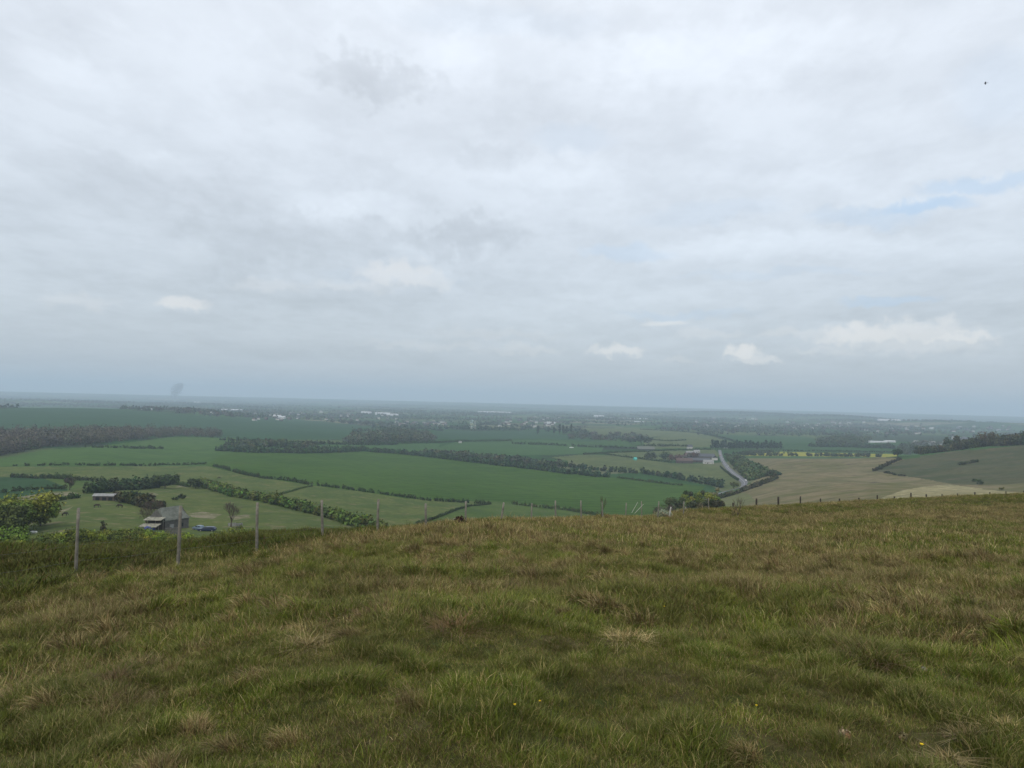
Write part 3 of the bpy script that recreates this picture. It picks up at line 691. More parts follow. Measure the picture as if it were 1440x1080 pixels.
for k in range(26):
    px = 1002+k*3.8
    t_('conifer_tree', at(px+random.uniform(-1, 1), 632.5, 1120), 14+4*random.random(), 15+7*random.random(), 'dark conifer in the shelter belt behind the road and farm', 'conifer', base=(.018,.034,.022), group='conifers of the dark shelter belt', nf=190, sz=2.2, conic=True)
# downland wood on the right skyline of the down
for k in range(44):
    f = k/43; px = 1296+f*170+random.uniform(-3, 3)
    py = float(np.interp(px, [1290, 1340, 1390, 1440, 1480], [637, 632, 628, 625, 623]))
    big_ = px > 1335
    ph, _ = ray(px, 625.0); r = 1000+random.uniform(0, 60)
    Pp = np.array([r*sin(ph[0]), r*cos(ph[0]), 0]); Pp[2] = float(gz(Pp[0], Pp[1]))-.4
    h = (15+6*random.random()) if big_ else (8+5*random.random())
    t_('tree', Pp, h*1.15, h, 'dark budding tree in the wood along the crest of the far down', base=[(.050,.056,.030), (.074,.070,.038), (.040,.052,.028)][k % 3], group='trees along the crest of the down', nf=520, sz=1.5, trunk=.06)
t_('tree', at(1262, 643, 700), 13, 11, 'dark tree where the scrub line meets the crest of the down', base=(.030,.046,.026), nf=300, sz=1.5)
# hawthorn bank below the fence on the left
def bank(x0, x1, n, prof_, r0_, r1_, cols, lab, grp, wd):
    for k in range(n):
        px = x0+(x1-x0)*k/(n-1)+random.uniform(-3, 3); r = random.uniform(r0_, r1_); p = atr(px, r)
        h = ytop(px, r, float(np.interp(px, prof_[0], prof_[1]))+random.uniform(-1, 3.5), p)+.5
        t_('hawthorn_bush', p-np.array([0, 0, .5]), wd*random.uniform(.8, 1.25), max(h, 2), lab, 'hawthorn', base=cols[int(rng.integers(0, len(cols)))], group=grp, nf=1900, sz=.27, trunk=.3)
YG = [(.145,.165,.022), (.112,.130,.022), (.070,.084,.022)]
bank(-6, 262, 32, ([0, 22, 45, 62, 85, 110, 150, 180, 215, 235, 262], [762, 764, 756, 750, 744, 741, 744, 741, 741, 751, 750]), 190, 212, YG, 'yellow green hawthorn bush in the bank below the left fence posts', 'hawthorns in the bank below the fence', 6.0)
bank(240, 305, 8, ([240, 305], [754, 751]), 175, 185, YG[1:], 'low dull green bush right below the farmyard', 'bushes right below the farmyard', 4.5)
bank(306, 490, 22, ([306, 320, 345, 368, 385, 420, 490], [746, 742, 739, 745, 751, 749, 750]), 186, 215, [(.150,.165,.026), (.110,.128,.026), (.070,.080,.030)], 'yellow green bush in the low thicket right of the farmyard', 'bushes right of the farmyard', 5.0)

# bare trees in the farmyard
TW = plain('twigs', (.085, .066, .052), .9)
def bare(loc, h, label, depth=5, spread=.55, mat=TW, name='bare_tree', cat='tree'):
    e = empty(name, loc, 0, label, cat)
    tr = MB(); tr.tube([(0, 0, -.3), (0, 0, h*.15), (.02*h, 0, h*.34)], [h*.03, h*.022, h*.012], 7); tr.build('trunk', mat, e)
    b = MB()
    for q in range(5 if depth > 3 else 3):
        d = np.array([sin(q*1.3)*.38, cos(q*1.3)*.38, 1.]); d /= np.linalg.norm(d); s_ = .16+.05*random.random()
        branch_tree(b, np.array([0, 0, h*(.12+.04*q)]), d, h*s_*(1.3 if depth > 3 else 1.9), h*.011, depth-1, spread*.75, .30)
    b.build('branches', mat, e); return e
bare(at(325, 741, 175), 9.0, 'bare leafless tree with upright twigs beside the farmyard', 5)
bare(at(213, 739, 175), 10, 'bare brown leaning tree at the left end of the grey barn', 5, .7)
bare(at(205, 742, 175), 7, 'small bare brown tree left of the leaning one', 5, .7)
bare(atr(1037.5, 60)-np.array([0,0,.2]), 1.9, 'thin bare sapling on the brow right of the pale fence', 3, .45, TW, 'sapling', 'sapling')
bare(atr(1031, 58)-np.array([0,0,.2]), 1.5, 'shorter bare sapling left of the taller one', 3, .45, TW, 'sapling', 'sapling')
bare(atr(846, 47), 1.45, 'dead brown stalky bush against a middle fence post', 3, .3, TW, 'bush', 'bush')

# ------------------------------------------------------------------ woods that read as one mass
def sample_poly(poly, n):
    xs = [p[0] for p in poly]; ys = [p[1] for p in poly]; out = []
    while len(out) < n:
        a = rng.uniform(min(xs), max(xs), 400); b = rng.uniform(min(ys), max(ys), 400)
        m = pip(a, b, poly); out += list(zip(a[m], b[m]))
    return out[:n]
def wood(name, poly, n, w, h, cols, label, nf=42, sz=None, rmin=400, cat='woodland', vary=.25):
    cs = []; ts = []
    for a, b in sample_poly(poly, n):
        p = at(a, b, rmin); k = random.uniform(.75, 1.25)
        cs.append((p[0], p[1], p[2]-.5, w*k, h*k*random.uniform(.85, 1.15)))
        ts.append(tcol(cols[int(vnoise(p[0]/60, p[1]/60, 5)*len(cols)+random.uniform(-.5, .5)) % len(cols)], 1, vary)[0])
    V, F, T = leafcloud(cs, nf, sz or w*.2, ts, shell=.4)
    o3 = V[0].copy(); o = mesh_obj(name, V-o3, F, LEAF, tint=T); o.location = o3
    return tag(o, label, cat, None, 'stuff')
wood('woodland', [(-80,650),(0,641.5),(60,630),(140,624),(200,618),(245,615),(311,615.5),(311,613),(245,609),(140,610),(60,613),(0,615),(-80,617)], 1500, 12, 15,
     [(.062,.049,.046), (.070,.056,.050), (.076,.068,.052), (.062,.056,.042), (.056,.058,.040), (.080,.066,.054), (.056,.046,.044)], 'purplish brown budding wood stretching in from the left', nf=80, sz=1.5, vary=.12)
wood('woodland', [(484,624),(612,621),(600,611),(560,609),(530,612),(500,617)], 520, 15, 14, [(.075,.085,.058), (.060,.070,.046), (.05,.06,.04)], 'pale grey green wood on the low rise in the middle distance', sz=2.6)
wood('woodland', [(1270,640),(1340,634),(1345,628),(1300,624),(1262,630)], 300, 12, 11, [(.040,.052,.030), (.050,.060,.034)], 'dark bushy wood below the slate roofed estate', sz=2.0, rmin=1120)
wood('woodland', [(1150,627),(1215,626),(1225,620),(1180,617),(1150,621)], 240, 16, 15, [(.050,.062,.036), (.040,.055,.034)], 'misty wood left of the white sheds', sz=2.8, rmin=1120)
wood('woodland', [(800,618),(905,622),(910,612),(850,610),(800,612)], 110, 15, 10, [(.045,.055,.038), (.055,.050,.042)], 'scattered misty thickets round the far hedged fields', sz=2.6)
# far vale: hedgerow trees and copses without number
def far_trees():
    cs = []; ts = []
    pal = [(.030,.044,.030), (.042,.056,.034), (.052,.050,.040), (.036,.050,.030)]
    for k in range(620):
        px = rng.uniform(-60, 1500); r = 1700*math.exp(rng.random()**.8*2.0)
        p, _ = ray(px, 600.0); x0, y0 = r*sin(p[0]), r*cos(p[0])
        q0 = project(x0, y0, gz(x0, y0))
        if q0[1] > 612: continue
        a = rng.choice([.35, .35+pi/2, .1, 1.4])+rng.normal()*.12; ln = rng.uniform(150, 650)
        n = int(ln/16); dens = rng.uniform(.35, .95)
        for q in range(n):
            if rng.random() > dens: continue
            t = q/n-.5; x = x0+cos(a)*ln*t+rng.normal()*4; y = y0+sin(a)*ln*t+rng.normal()*4
            cs.append((x, y, float(gz(x, y))-.5, rng.uniform(8, 15), rng.uniform(5, 12))); ts.append(tcol(pal[k % 4], 1)[0])
    for k in range(120):
        px = rng.uniform(-60, 1500); r = 2300*math.exp(rng.random()*1.5)
        p, _ = ray(px, 600.0); x0, y0 = r*sin(p[0]), r*cos(p[0]); q0 = project(x0, y0, gz(x0, y0))
        if q0[1] > 606: continue
        for q in range(int(rng.uniform(30, 110))):
            x = x0+rng.normal()*140; y = y0+rng.normal()*45
            cs.append((x, y, float(gz(x, y))-.5, rng.uniform(12, 20), rng.uniform(9, 15))); ts.append(tcol(pal[k % 4], 1)[0])
    # wooded low hills
    for (px, r, wt, wr, n) in ((1040, 7600, 800, 420, 1000), (1180, 6800, 450, 300, 420)):
        p, _ = ray(px, 580.0)
        for q in range(n):
            a, b = rng.normal()*wt*.6, rng.normal()*wr*.5; x = (r+b)*sin(p[0])+a*cos(p[0]); y = (r+b)*cos(p[0])-a*sin(p[0])
            cs.append((x, y, float(gz(x, y))-1, 26, 16)); ts.append(tcol((.030,.040,.028), 1)[0])
    A_ = np.array(cs); qx, qy = project(A_[:, 0], A_[:, 1], A_[:, 2]); bad = np.zeros(len(cs), bool)
    for nm, kd, rr, poly in FIELDS:
        if nm in ('teal_field', 'wheat_field', 'far_field', 'far_meadow', 'rapeseed_field'): bad |= pip(qx, qy, poly)
    bad |= (qx < 1100) & (qx > 1000) & (np.abs(qy-624) < 8)
    cs = A_[~bad]; ts = np.array(ts)[~bad]
    V, F, T = leafcloud(cs, 11, 5.5, ts, shell=.3)
    o3 = V[0].copy(); o = mesh_obj('woodland', V-o3, F, LEAF, tint=T); o.location = o3
    tag(o, 'countless far hedgerow trees and copses fading into the haze', 'woodland', None, 'stuff'); print('far trees', len(cs))
far_trees()
# ------------------------------------------------------------------ fences
WOODP = plain('weathered_post', (.215, .20, .165), .9, .45, 9)
WOODM = plain('bleached_post', (.23, .215, .18), .9, .4, 9)
WOODD = plain('dark_post', (.060, .052, .045), .9, .4, 9)
WHITEP = plain('pale_wood', (.50, .48, .44), .8, .3, 9)
WIRE = plain('fence_wire', (.16, .16, .16), .5, .3, 20, .5, .6)
def post_mesh(h, r, lean, wob, mat, parent, loc, n=8, name='post'):
    mb = MB(); pts = []; rad = []
    for k in range(6):
        t = k/5; pts.append((lean[0]*h*t+wob*sin(t*3.1+wob*40)*.5, lean[1]*h*t, -.35+(h+.35)*t)); rad.append(r*(1.08-.14*t)*(1+.06*sin(k*2.3+wob*90)))
    mb.tube(pts, rad, n); o = mb.build(name, mat, parent, True); o.location = [float(v) for v in loc]; return o
def run_fence(label, posts, mat, hts, rad, strands, group=None):
    """posts: (px, distance, top pixel row or None, lean)"""
    P0 = atr(posts[0][0], posts[0][1]); e = empty('fence', P0, 0, label, 'fence', group); tops = []
    for k, (px, r, ytop, lean) in enumerate(posts):
        p = atr(px, r); p2 = p.copy()
        h = hts
        if ytop:
            _, te = ray(float(px), float(ytop)); h = float(np.clip(EYE+te[0]*r-p[2], .6, 1.75))
        o = post_mesh(h, rad*random.uniform(.85, 1.15)*(1.0 if r < 30 else 1.15), (lean-.02, random.uniform(-.03, .03)), random.uniform(-.05, .05), mat if r < 30 or mat is WOODD else WOODM, e, p-P0, name='post')
        tops.append((p-P0, h, lean))
    mb = MB()
    for z in strands:
        for a, b in zip(tops[:-1], tops[1:]):
            q = [tt[0]+np.array([(tt[2]-.02)*z*tt[1], -.05, z*min(tt[1], hts*1.05)]) for tt in (a, b)]
            m = (q[0]+q[1])/2-np.array([0, 0, .025]); mb.tube([q[0], m, q[1]], .0018, 4, False)
    mb.build('wire', WIRE, e); return e
posts = [(-40, 17.4, 716, .0), (109, 19, 714, .06), (253, 20.6, 711, .05), (363, 22.6, 707, .02), (455, 24.6, 703, .0), (531, 26.6, 702, .06), (600, 29.2, 708, .0), (655, 32, 705, .05), (704.5, 35, 706.5, .17), (747, 38, 708, .07),
         (782, 40.5, 704, .0), (818, 43.6, 704, .0), (848, 46.8, 705, .0), (880, 50.4, 707, .05), (903, 53.6, 705, .0), (925.5, 56.5, 705, .07), (961.5, 61.5, 705, .04), (997, 67, 700, .0)]
run_fence('weathered grey wooden post and wire fence running along the brow in front of the crops', posts, WOODP, 1.3, .040, (.35, .62, .9))
posts = [(1031.5, 76, 707, 0), (1064, 80, 701, 0), (1095, 84, 698.5, 0), (1126, 88, 698, .0), (1154, 92, 701, 0), (1181, 96, 701, 0), (1208, 100, 700, 0), (1234, 104, 696, 0), (1258, 108, 698, 0), (1281, 112, 693, 0), (1303, 116, 695, 0), (1325, 120, 695, 0), (1347, 124, 694, 0), (1371, 129, 692, 0), (1392, 134, 692, 0), (1415, 139, 691, 0), (1440, 145, 690, 0)]
run_fence('dark post and wire fence half hidden beyond the brow below the brown downland', posts, WOODD, 1.3, .085, (.35, .62, .9))
posts = [(640, 60, 729, 0), (670, 64, 727, 0), (711, 69, 718, 0), (770, 76, 717, 0), (807, 82, 718, 0), (836, 88, 724, 0)]
run_fence('short lower fence of thin posts just beyond the brow in the middle', posts, WOODP, 1.2, .06, (.5, .9))
# leaning stakes and the short white post
def stake(px, r, y0, y1, x1, rad, label, mat=WHITEP):
    p = atr(px, r); _, ta = ray(float(px), float(y0)); pb, tb = ray(float(x1), float(y1))
    a = np.array([p[0], p[1], EYE+ta[0]*r]); b = np.array([r*sin(pb[0]), r*cos(pb[0]), EYE+tb[0]*r])
    mb = MB(); d = b-a; mb.tube([(0, 0, 0), d*.5+np.array([0, 0, .01]), d], [rad, rad*.9, rad*.7], 6)
    o = mb.build('stake', mat); o.location = a; return tag(o, label, 'stake')
stake(889, 51, 721, 706, 897, .019, 'left of two pale rails leaning at a slant behind the fence')
stake(893, 51, 722, 709, 905, .020, 'right of two pale rails leaning at a slant behind the fence')
stake(941.5, 57, 728, 713, 943.5, .07, 'short thick white post left of the roadside trees')
# bleached tussock by the white post, dark clump on the brow
def clump(name, loc, w, h, col, label, cat, n=260, sz=.05, flat=False):
    cs = [(0, 0, 0, w, h)]+[(random.uniform(-.3, .3)*w, random.uniform(-.2, .2)*w, 0, w*.5, h*random.uniform(.5, .9)) for _ in range(5)]
    V, F, T = leafcloud(cs, n, sz, tcol(col, len(cs)), shell=.3, jitter=.5)
    o = mesh_obj(name, V, F, LEAF, tint=T); o.location = loc; return tag(o, label, cat)
clump('tussock', atr(934, 57)+np.array([0, 0, .1]), 1.4, .75, (.25, .235, .18), 'bleached pale tussock beside the short white post', 'tussock', 500, .05)
clump('dead_bush', atr(647, 30)+np.array([0, 0, .05]), .50, .38, (.026, .016, .018), 'dark purple brown dead clump on the brow at the foot of a post', 'bush', 500, .05)

# ------------------------------------------------------------------ materials of the far things
SLATE = plain('slate', (.085, .09, .10), .6, .2, 1.5); TILE = plain('red_tile', (.115, .080, .068), .8, .3, 1.5)
BRICK = plain('red_brick', (.092, .072, .066), .9, .3, 2); RENDER = plain('white_render', (.48, .47, .44), .8, .1, 1)
STONE = plain('grey_board', (.125, .12, .11), .9, .35, 1.5); TIN = plain('pale_tin', (.27, .27, .26), .6, .35, .8)
DTIN = plain('old_roof_sheet', (.135, .145, .12), .7, .4, .9); DARKO = plain('dark_opening', (.012, .012, .012), .9, .1)
GLASS = plain('window_glass', (.03, .035, .04), .15, .0, 1, .5)
def gabled(name, loc, w, d, eave, ridge, rz, wall, roof, label, cat, group=None, windows=0, door=True, hip=0, over=.3, chimney=False):
    """w along the ridge, d across"""
    e = empty(name, loc, rz, label, cat, group)
    b = MB(); x, y = w/2, d/2
    b.add([(-x,-y,-.8),(x,-y,-.8),(x,y,-.8),(-x,y,-.8),(-x,-y,eave),(x,-y,eave),(x,y,eave),(-x,y,eave),(-x,0,ridge-.05),(x,0,ridge-.05)],
          [(0,1,5,4),(2,3,7,6),(1,2,6,9,5),(3,0,4,8,7),(3,2,1,0)])
    b.build('wall', wall, e)
    r = MB(); o = over; dz = (ridge-eave)/y*o; t = .18; hx = x+o-hip
    up_ = [(-x-o,-y-o,eave-dz),(x+o,-y-o,eave-dz),(x+o,y+o,eave-dz),(-x-o,y+o,eave-dz),(-hx,0,ridge),(hx,0,ridge)]
    V = up_+[(a, b2, c+t) for a, b2, c in up_]
    r.add(V, [(6,7,11,10),(8,9,10,11),(7,8,11),(9,6,10),(1,0,4,5),(3,2,5,4),(2,1,5),(0,3,4),(0,1,7,6),(1,2,8,7),(2,3,9,8),(3,0,6,9)])
    ro = r.build('roof', roof, e)
    if chimney: MB().box(x*.5-.4, x*.5+.4, -.4, .4, ridge-.6, ridge+1.1).build('chimney', BRICK, ro)
    if door:
        MB().box(-.12*w-.6, -.12*w+.6, -y-.05, -y+.02, -.7, 2.1).build('door', DARKO, e)
    for k in range(windows):
        xx = -x+(k+.5)*w/windows
        for z in ([1.0] if eave < 4 else [1.0, eave-1.6]):
            MB().box(xx-.5, xx+.5, -y-.06, -y+.02, z, z+1.1).build('window', GLASS, e)
    return e
# farm below the fence
B = at(237, 743, 175)
e = gabled('barn', B, 9.0, 8.0, 3.5, 6.9, radians(60), STONE, DTIN, 'grey sheeted barn with a high ridged roof behind the second fence post', 'barn', door=False, hip=1.5)
MB().box(-4.65, -4.49, -2.0, 1.2, -.7, 3.0).build('barn_door', DARKO, e)
o = MB().box(-2.4, -1.0, -4.15, -4.01, .8, 2.0).build('window', TIN, e); o = MB().box(1.0, 2.4, -4.15, -4.01, .8, 2.0).build('window', GLASS, e)
L_ = empty('lean_to', B+np.array([-1.2, -7.2, .6]), radians(-8), 'open sheeted lean to with pale roof strips at the left of the grey barn', 'lean to')
for (z, y0) in ((3.6, 0.6), (1.9, -1.6)):
    q = MB(); q.add([(-3.4,y0-1.3,z-.5),(2.7,y0-1.3,z-.35),(2.7,y0+1.3,z+.3),(-3.4,y0+1.3,z+.1),(-3.4,y0-1.3,z-.35),(2.7,y0-1.3,z-.2),(2.7,y0+1.3,z+.45),(-3.4,y0+1.3,z+.25)],
          [(4,5,6,7),(3,2,1,0),(0,1,5,4),(1,2,6,5),(2,3,7,6),(3,0,4,7)]); q.build('roof', plain('pale_sheet', (.28,.27,.21), .8, .5, 1.1), L_)
for x in (-3.1, -.2, 2.5): MB().tube([(x, -1.5, -.8), (x, -1.5, 1.7)], .09, 6).build('pole', WOODP, L_); MB().tube([(x, .9, -.8), (x, .9, 3.4)], .09, 6).build('pole', WOODP, L_)
MB().box(-3.3, 2.6, 1.6, 1.7, -.7, 3.3).build('back_board', WOODD, L_)
tarp = MB(); S = []
for k in range(7):
    y = -1.4+2.8*k/6; S.append([(-2.0, y, 0), (-1.3, y, 1.2+.2*sin(k*2)), (0, y, 1.9+.2*sin(k)), (1.3, y, 1.3+.15*cos(k*2)), (1.9, y, 0)])
tarp.loft(S); o = tarp.build('tarpaulin', plain('blue_tarpaulin', (.045, .060, .20), .5, .3, 2), None, True); o.location = B+np.array([-1.4, -10.6, .6]); tag(o, 'blue tarpaulin draped over a heap in front of the barn', 'tarpaulin')
def yard_thing(name, px, py, w, h, mat, label, cat, n=7):
    p = at(px, py, 175); mb = MB()
    for k in range(n):
        x = -w/2+w*k/n; mb.box(x, x+w/n*.8, -.06, .06, -.5, h*random.uniform(.85, 1.05))
    mb.box(-w/2, w/2, -.12, -.065, h*.3, h*.3+.12); mb.box(-w/2, w/2, -.12, -.065, h*.7, h*.7+.12)
    o = mb.build(name, mat); o.location = p; return tag(o, label, cat)
yard_thing('board_fence', 243, 752, 4.6, 2.2, STONE, 'grey vertical board fence below the blue tarpaulin', 'fence')
yard_thing('gate', 331, 740, 5, 1.2, TIN, 'pale boarded pen beside the bare leafless tree', 'pen')
gabled('shed', at(39, 735, 175), 4.4, 3.2, 2.1, 2.9, radians(24), STONE, TIN, 'small grey shed under the large yellow green tree', 'shed')
e = gabled('field_shelter', at(148, 703.5, 175), 9.6, 4.2, 2.3, 3.1, radians(6), BRICK, TIN, 'long brick red field shelter with a pale roof', 'shelter', door=False)
for x in (-2.6, .4, 3.2): MB().box(x-.9, x+.9, -2.2, -2.05, -.5, 1.7).build('opening', DARKO, e)
def trough(px, py, label):
    p = at(px, py, 175); mb = MB(); S = []
    for x, s in ((-.85, .8), (-.8, 1), (.8, 1), (.85, .8)): S.append([(x, -.38*s, .62), (x, -.28*s, .08), (x, .28*s, .08), (x, .38*s, .62)])
    mb.loft(S); mb.tube([(-.6, 0, -.1), (-.6, 0, .1)], .12, 6); mb.tube([(.6, 0, -.1), (.6, 0, .1)], .12, 6)
    o = mb.build('trough', plain('white_enamel', (.75, .75, .73), .4, .1, 2)); o.location = p; tag(o, label, 'trough')
trough(47.5, 750, 'small white trough at the edge of the hawthorn bank'); trough(163, 704, 'white trough at the right end of the brick shelter')
# heap of dead brushwood
def heap(px, py, w, h, col, label, cat='heap'):
    p = at(px, py, 175); clump('heap', p, w, h, col, label, cat, 60, .5)
heap(211, 700, 6, 1.5, (.035, .028, .022), 'dark brown heap on a bare patch above the barn')

# vehicles ---------------------------------------------------------
TYRE = plain('tyre', (.02, .02, .02), .9, .1); RIM = plain('wheel_rim', (.35, .35, .36), .4, .1, 3, .4, .5)
def car(loc, rz, paint, label, cat='car', van=False, L_=4.4, group=None):
    e = empty('parked_car' if cat == 'car' and not group else ('van' if van else 'car'), loc, rz, label, cat, group)
    H = 2.0 if van else 1.45; hw = .86; S = []
    prof_ = [(-.5,.45,.95),(-.49,.30,.98),(-.25,.22,1.0),(.25,.22,.98),(.46,.25,.82),(.5,.40,.70)] if not van else [(-.5,.35,1.15),(-.49,.25,1.2),(0,.22,1.2),(.30,.22,1.15),(.47,.25,.95),(.5,.4,.85)]
    for x, z0, z1 in prof_:
        S.append([(x*L_,-hw*.94,z0),(x*L_,hw*.94,z0),(x*L_,hw,(z0+z1)/2),(x*L_,hw*.95,z1),(x*L_,-hw*.95,z1),(x*L_,-hw,(z0+z1)/2)])
    MB().loft(S).build('body', paint, e, False)
    zb = 1.0 if not van else 1.18; S = []
    cab = [(-.47, .88, zb-.04), (-.40, .80, H-.03), (-.05, .78, H), (.08, .77, H-.03), (.27, .86, zb-.06)] if not van else [(-.495,.93,zb-.03),(-.48,.90,H-.02),(0,.90,H),(.24,.86,H-.05),(.38,.9,zb-.05)]
    for x, sc, z in cab: S.append([(x*L_,-hw*.93,zb-.06),(x*L_,hw*.93,zb-.06),(x*L_,hw*sc,z),(x*L_,-hw*sc,z)])
    MB().loft(S).build('cabin', paint, e)
    for s in (-1, 1):
        g = MB(); y = s*hw*.905
        for x0, x1 in ((-.36, -.10), (-.08, .17)):
            g.add([(x0*L_, y, zb+.03), (x1*L_, y, zb+.03), ((x1-.035)*L_, y*.97, H-.14), ((x0+.03)*L_, y*.97, H-.14), (x0*L_, y+s*.02, zb+.03), (x1*L_, y+s*.02, zb+.03), ((x1-.035)*L_, y*.97+s*.02, H-.14), ((x0+.03)*L_, y*.97+s*.02, H-.14)],
                  [(0,1,2,3),(7,6,5,4),(0,1,5,4),(1,2,6,5),(2,3,7,6),(3,0,4,7)])
        g.build('side_window', GLASS, e)
        for x in (-.32, .31):
            w_ = MB().tube([(x*L_, s*(hw-.18), .32), (x*L_, s*(hw+.03), .32)], .32, 14).build('wheel', TYRE, e)
            MB().tube([(x*L_, s*(hw+.02), .32), (x*L_, s*(hw+.05), .32)], .18, 10).build('rim', RIM, w_)
    x = .12*L_; MB().add([(x+.03*L_,-hw*.72,H-.12),(x+.03*L_,hw*.72,H-.12),(.275*L_,hw*.8,zb+.02),(.275*L_,-hw*.8,zb+.02)], [(0,1,2,3)]).build('windscreen', GLASS, e)
    return e
NAVY = plain('dark_blue_paint', (.018, .028, .060), .25, .1, 1, .6)
car(at(291, 747, 175), radians(186), NAVY, 'dark blue estate car parked in the farmyard right of the second post', L_=5.4)
PB = plain('pale_blue_paint', (.12, .17, .22), .35, .1, 1, .5)
car(at(279, 745, 175), radians(160), PB, 'small pale blue car half hidden at the dark blue one', L_=3.6)
SIL = plain('silver_paint', (.42, .43, .45), .3, .1, 1, .6); WHP = plain('white_paint', (.78, .78, .77), .35, .05, 1, .5); RED = plain('red_paint', (.35, .03, .03), .3, .1, 1, .5); BLK = plain('black_paint', (.02, .02, .022), .3, .1, 1, .5)

# ------------------------------------------------------------------ road
ASPH = plain('asphalt', (.15, .15, .16), .9, .2, .2); LINE = plain('road_line', (.6, .6, .58), .8, .2, 2)
def strip(name, pts, width, mat, dz, rmin=300, off=0):
    P = np.array([at(a, b, rmin)[:2] for a, b in pts]); 
    t = np.arange(len(P)); q = np.linspace(0, len(P)-1, (len(P)-1)*14+1)
    Q = np.stack([pchip(t, P[:, 0], q), pchip(t, P[:, 1], q)], 1)
    d = np.gradient(Q, axis=0); d /= np.linalg.norm(d, axis=1)[:, None]; n = np.stack([-d[:, 1], d[:, 0]], 1)
    V = []; K = 4
    for i in range(len(Q)):
        for k in range(K+1):
            xy = Q[i]+n[i]*(off+width*(k/K-.5)); V.append((xy[0], xy[1], float(gz(xy[0], xy[1]))+dz))
    V = np.array(V); F = [(i*(K+1)+k, i*(K+1)+k+1, (i+1)*(K+1)+k+1, (i+1)*(K+1)+k) for i in range(len(Q)-1) for k in range(K)]
    me = mesh_obj(name, V, F, mat); me['kind'] = 'structure'
    return Q, d, me
RP = [(1012,633),(1013.5,640),(1017,649),(1024,659),(1034,668),(1043,675),(1047,680),(1041,686),(1022,691),(1004,697),(985,706),(962,716),(935,726)]
Q, dQ, _ = strip('road', RP, 6.4, ASPH, .35)
for s, nm in ((0, 'road_line'),): strip('road_marking', RP, .2, LINE, .42)
def on_road(i, side):
    n = np.array([-dQ[i][1], dQ[i][0]]); xy = Q[i]+n*side; return np.array([xy[0], xy[1], float(gz(xy[0], xy[1]))+.36]), atan2(dQ[i][1], dQ[i][0])
def near_i(px, py):
    p = at(px, py, 300); return int(np.argmin(np.hypot(Q[:, 0]-p[0], Q[:, 1]-p[1])))
for (px, py, side, pt, lab, van) in ((1040,679,2,WHP,'white car on the lowest bend of the road',False), (1014,651,-2,BLK,'black car nearest the farm on the straight road',False), (1015,646,2,SIL,'silver car climbing the straight road past the farm',False), (1014,641,-2,RED,'dark red car near the top of the straight road',False), (1021,657,2,SIL,'silver car entering the bend below the farm',False)):
    i = near_i(px, py); p, a = on_road(i, side); car(p, a+(0 if side > 0 else pi), pt, lab, 'car', group='cars on the road')
p = at(804, 630, 400); car(p, .2, WHP, 'white van standing alone in the far green field', 'van', van=True, L_=9)

# ------------------------------------------------------------------ farm by the road, hamlets, sheds
r_ = radians
for (px, py, w, d, ev, rd, rz, wl, rf, lab, cat) in [
    (962,651,26,12,4,8,-6,BRICK,TILE,'red brick barn with brown roof at the left of the roadside farm','barn'),
    (983,650,34,11,3.6,7,-8,BRICK,SLATE,'long red brick barn with dark slate roof in the roadside farm','barn'),
    (990,645,36,13,4.5,9,-7,STONE,SLATE,'dark slate roofed barn behind the long brick one','barn'),
    (996,652,16,9,3,6,-6,RENDER,TIN,'low pale outbuilding at the front of the roadside farm','outbuilding'),
    (1005,647,10,9,4.6,8,80,RENDER,SLATE,'white gabled farmhouse beside the road','house'),
    (971,644,22,11,5,9,5,STONE,TILE,'brown roofed barn at the back of the roadside farm','barn')]:
    gabled('barn' if cat != 'house' else 'farmhouse', at(px, py, 400), w, d, ev, rd, r_(rz), wl, rf, lab, cat, windows=3 if cat != 'barn' else 0, chimney=cat == 'house')
gabled('barn', at(908, 632.5, 400), 34, 20, 2.6, 7, r_(-4), STONE, DTIN, 'wide low barn with a pale roof in the far meadow', 'barn', door=False, over=1)
gabled('house', at(970, 632, 400), 10, 8, 6, 10, r_(10), RENDER, SLATE, 'tall white house at the left of the hamlet', 'house', windows=2, chimney=True)
gabled('house', at(972, 638, 400), 22, 9, 2.6, 5, r_(0), TIN, TIN, 'low cream building left of the hamlet end', 'building', windows=0)
gabled('house', at(979, 637, 400), 12, 9, 4, 6, r_(8), RENDER, TIN, 'cream house beside the low cream building', 'house', windows=2)
gabled('house', at(1019, 630, 1120), 9, 8, 5, 8, r_(20), RENDER, SLATE, 'small white house in front of the conifer belt', 'house', windows=2)
gabled('house', at(362, 628, 400), 9, 8, 5, 9, r_(70), RENDER, SLATE, 'white gabled cottage among the pale green thicket', 'cottage', windows=2, chimney=True)
gabled('house', at(369, 628.5, 400), 13, 8, 3, 5, r_(0), RENDER, TIN, 'low white cottage right of the gabled one', 'cottage', windows=2)
p = at(893, 647, 400); gabled('tent', p, 5, 5, 2.4, 4.6, .4, plain('turquoise_canvas', (.08,.42,.36), .7, .1), plain('turquoise_roof', (.10,.46,.40), .7, .1), 'small turquoise tent like shelter in the hedge corner', 'shelter', door=False)
gabled('hut', at(647, 623, 400), 6, 5, 2.6, 4, .3, RENDER, TIN, 'lone white hut on the far hedge line', 'hut', door=False)
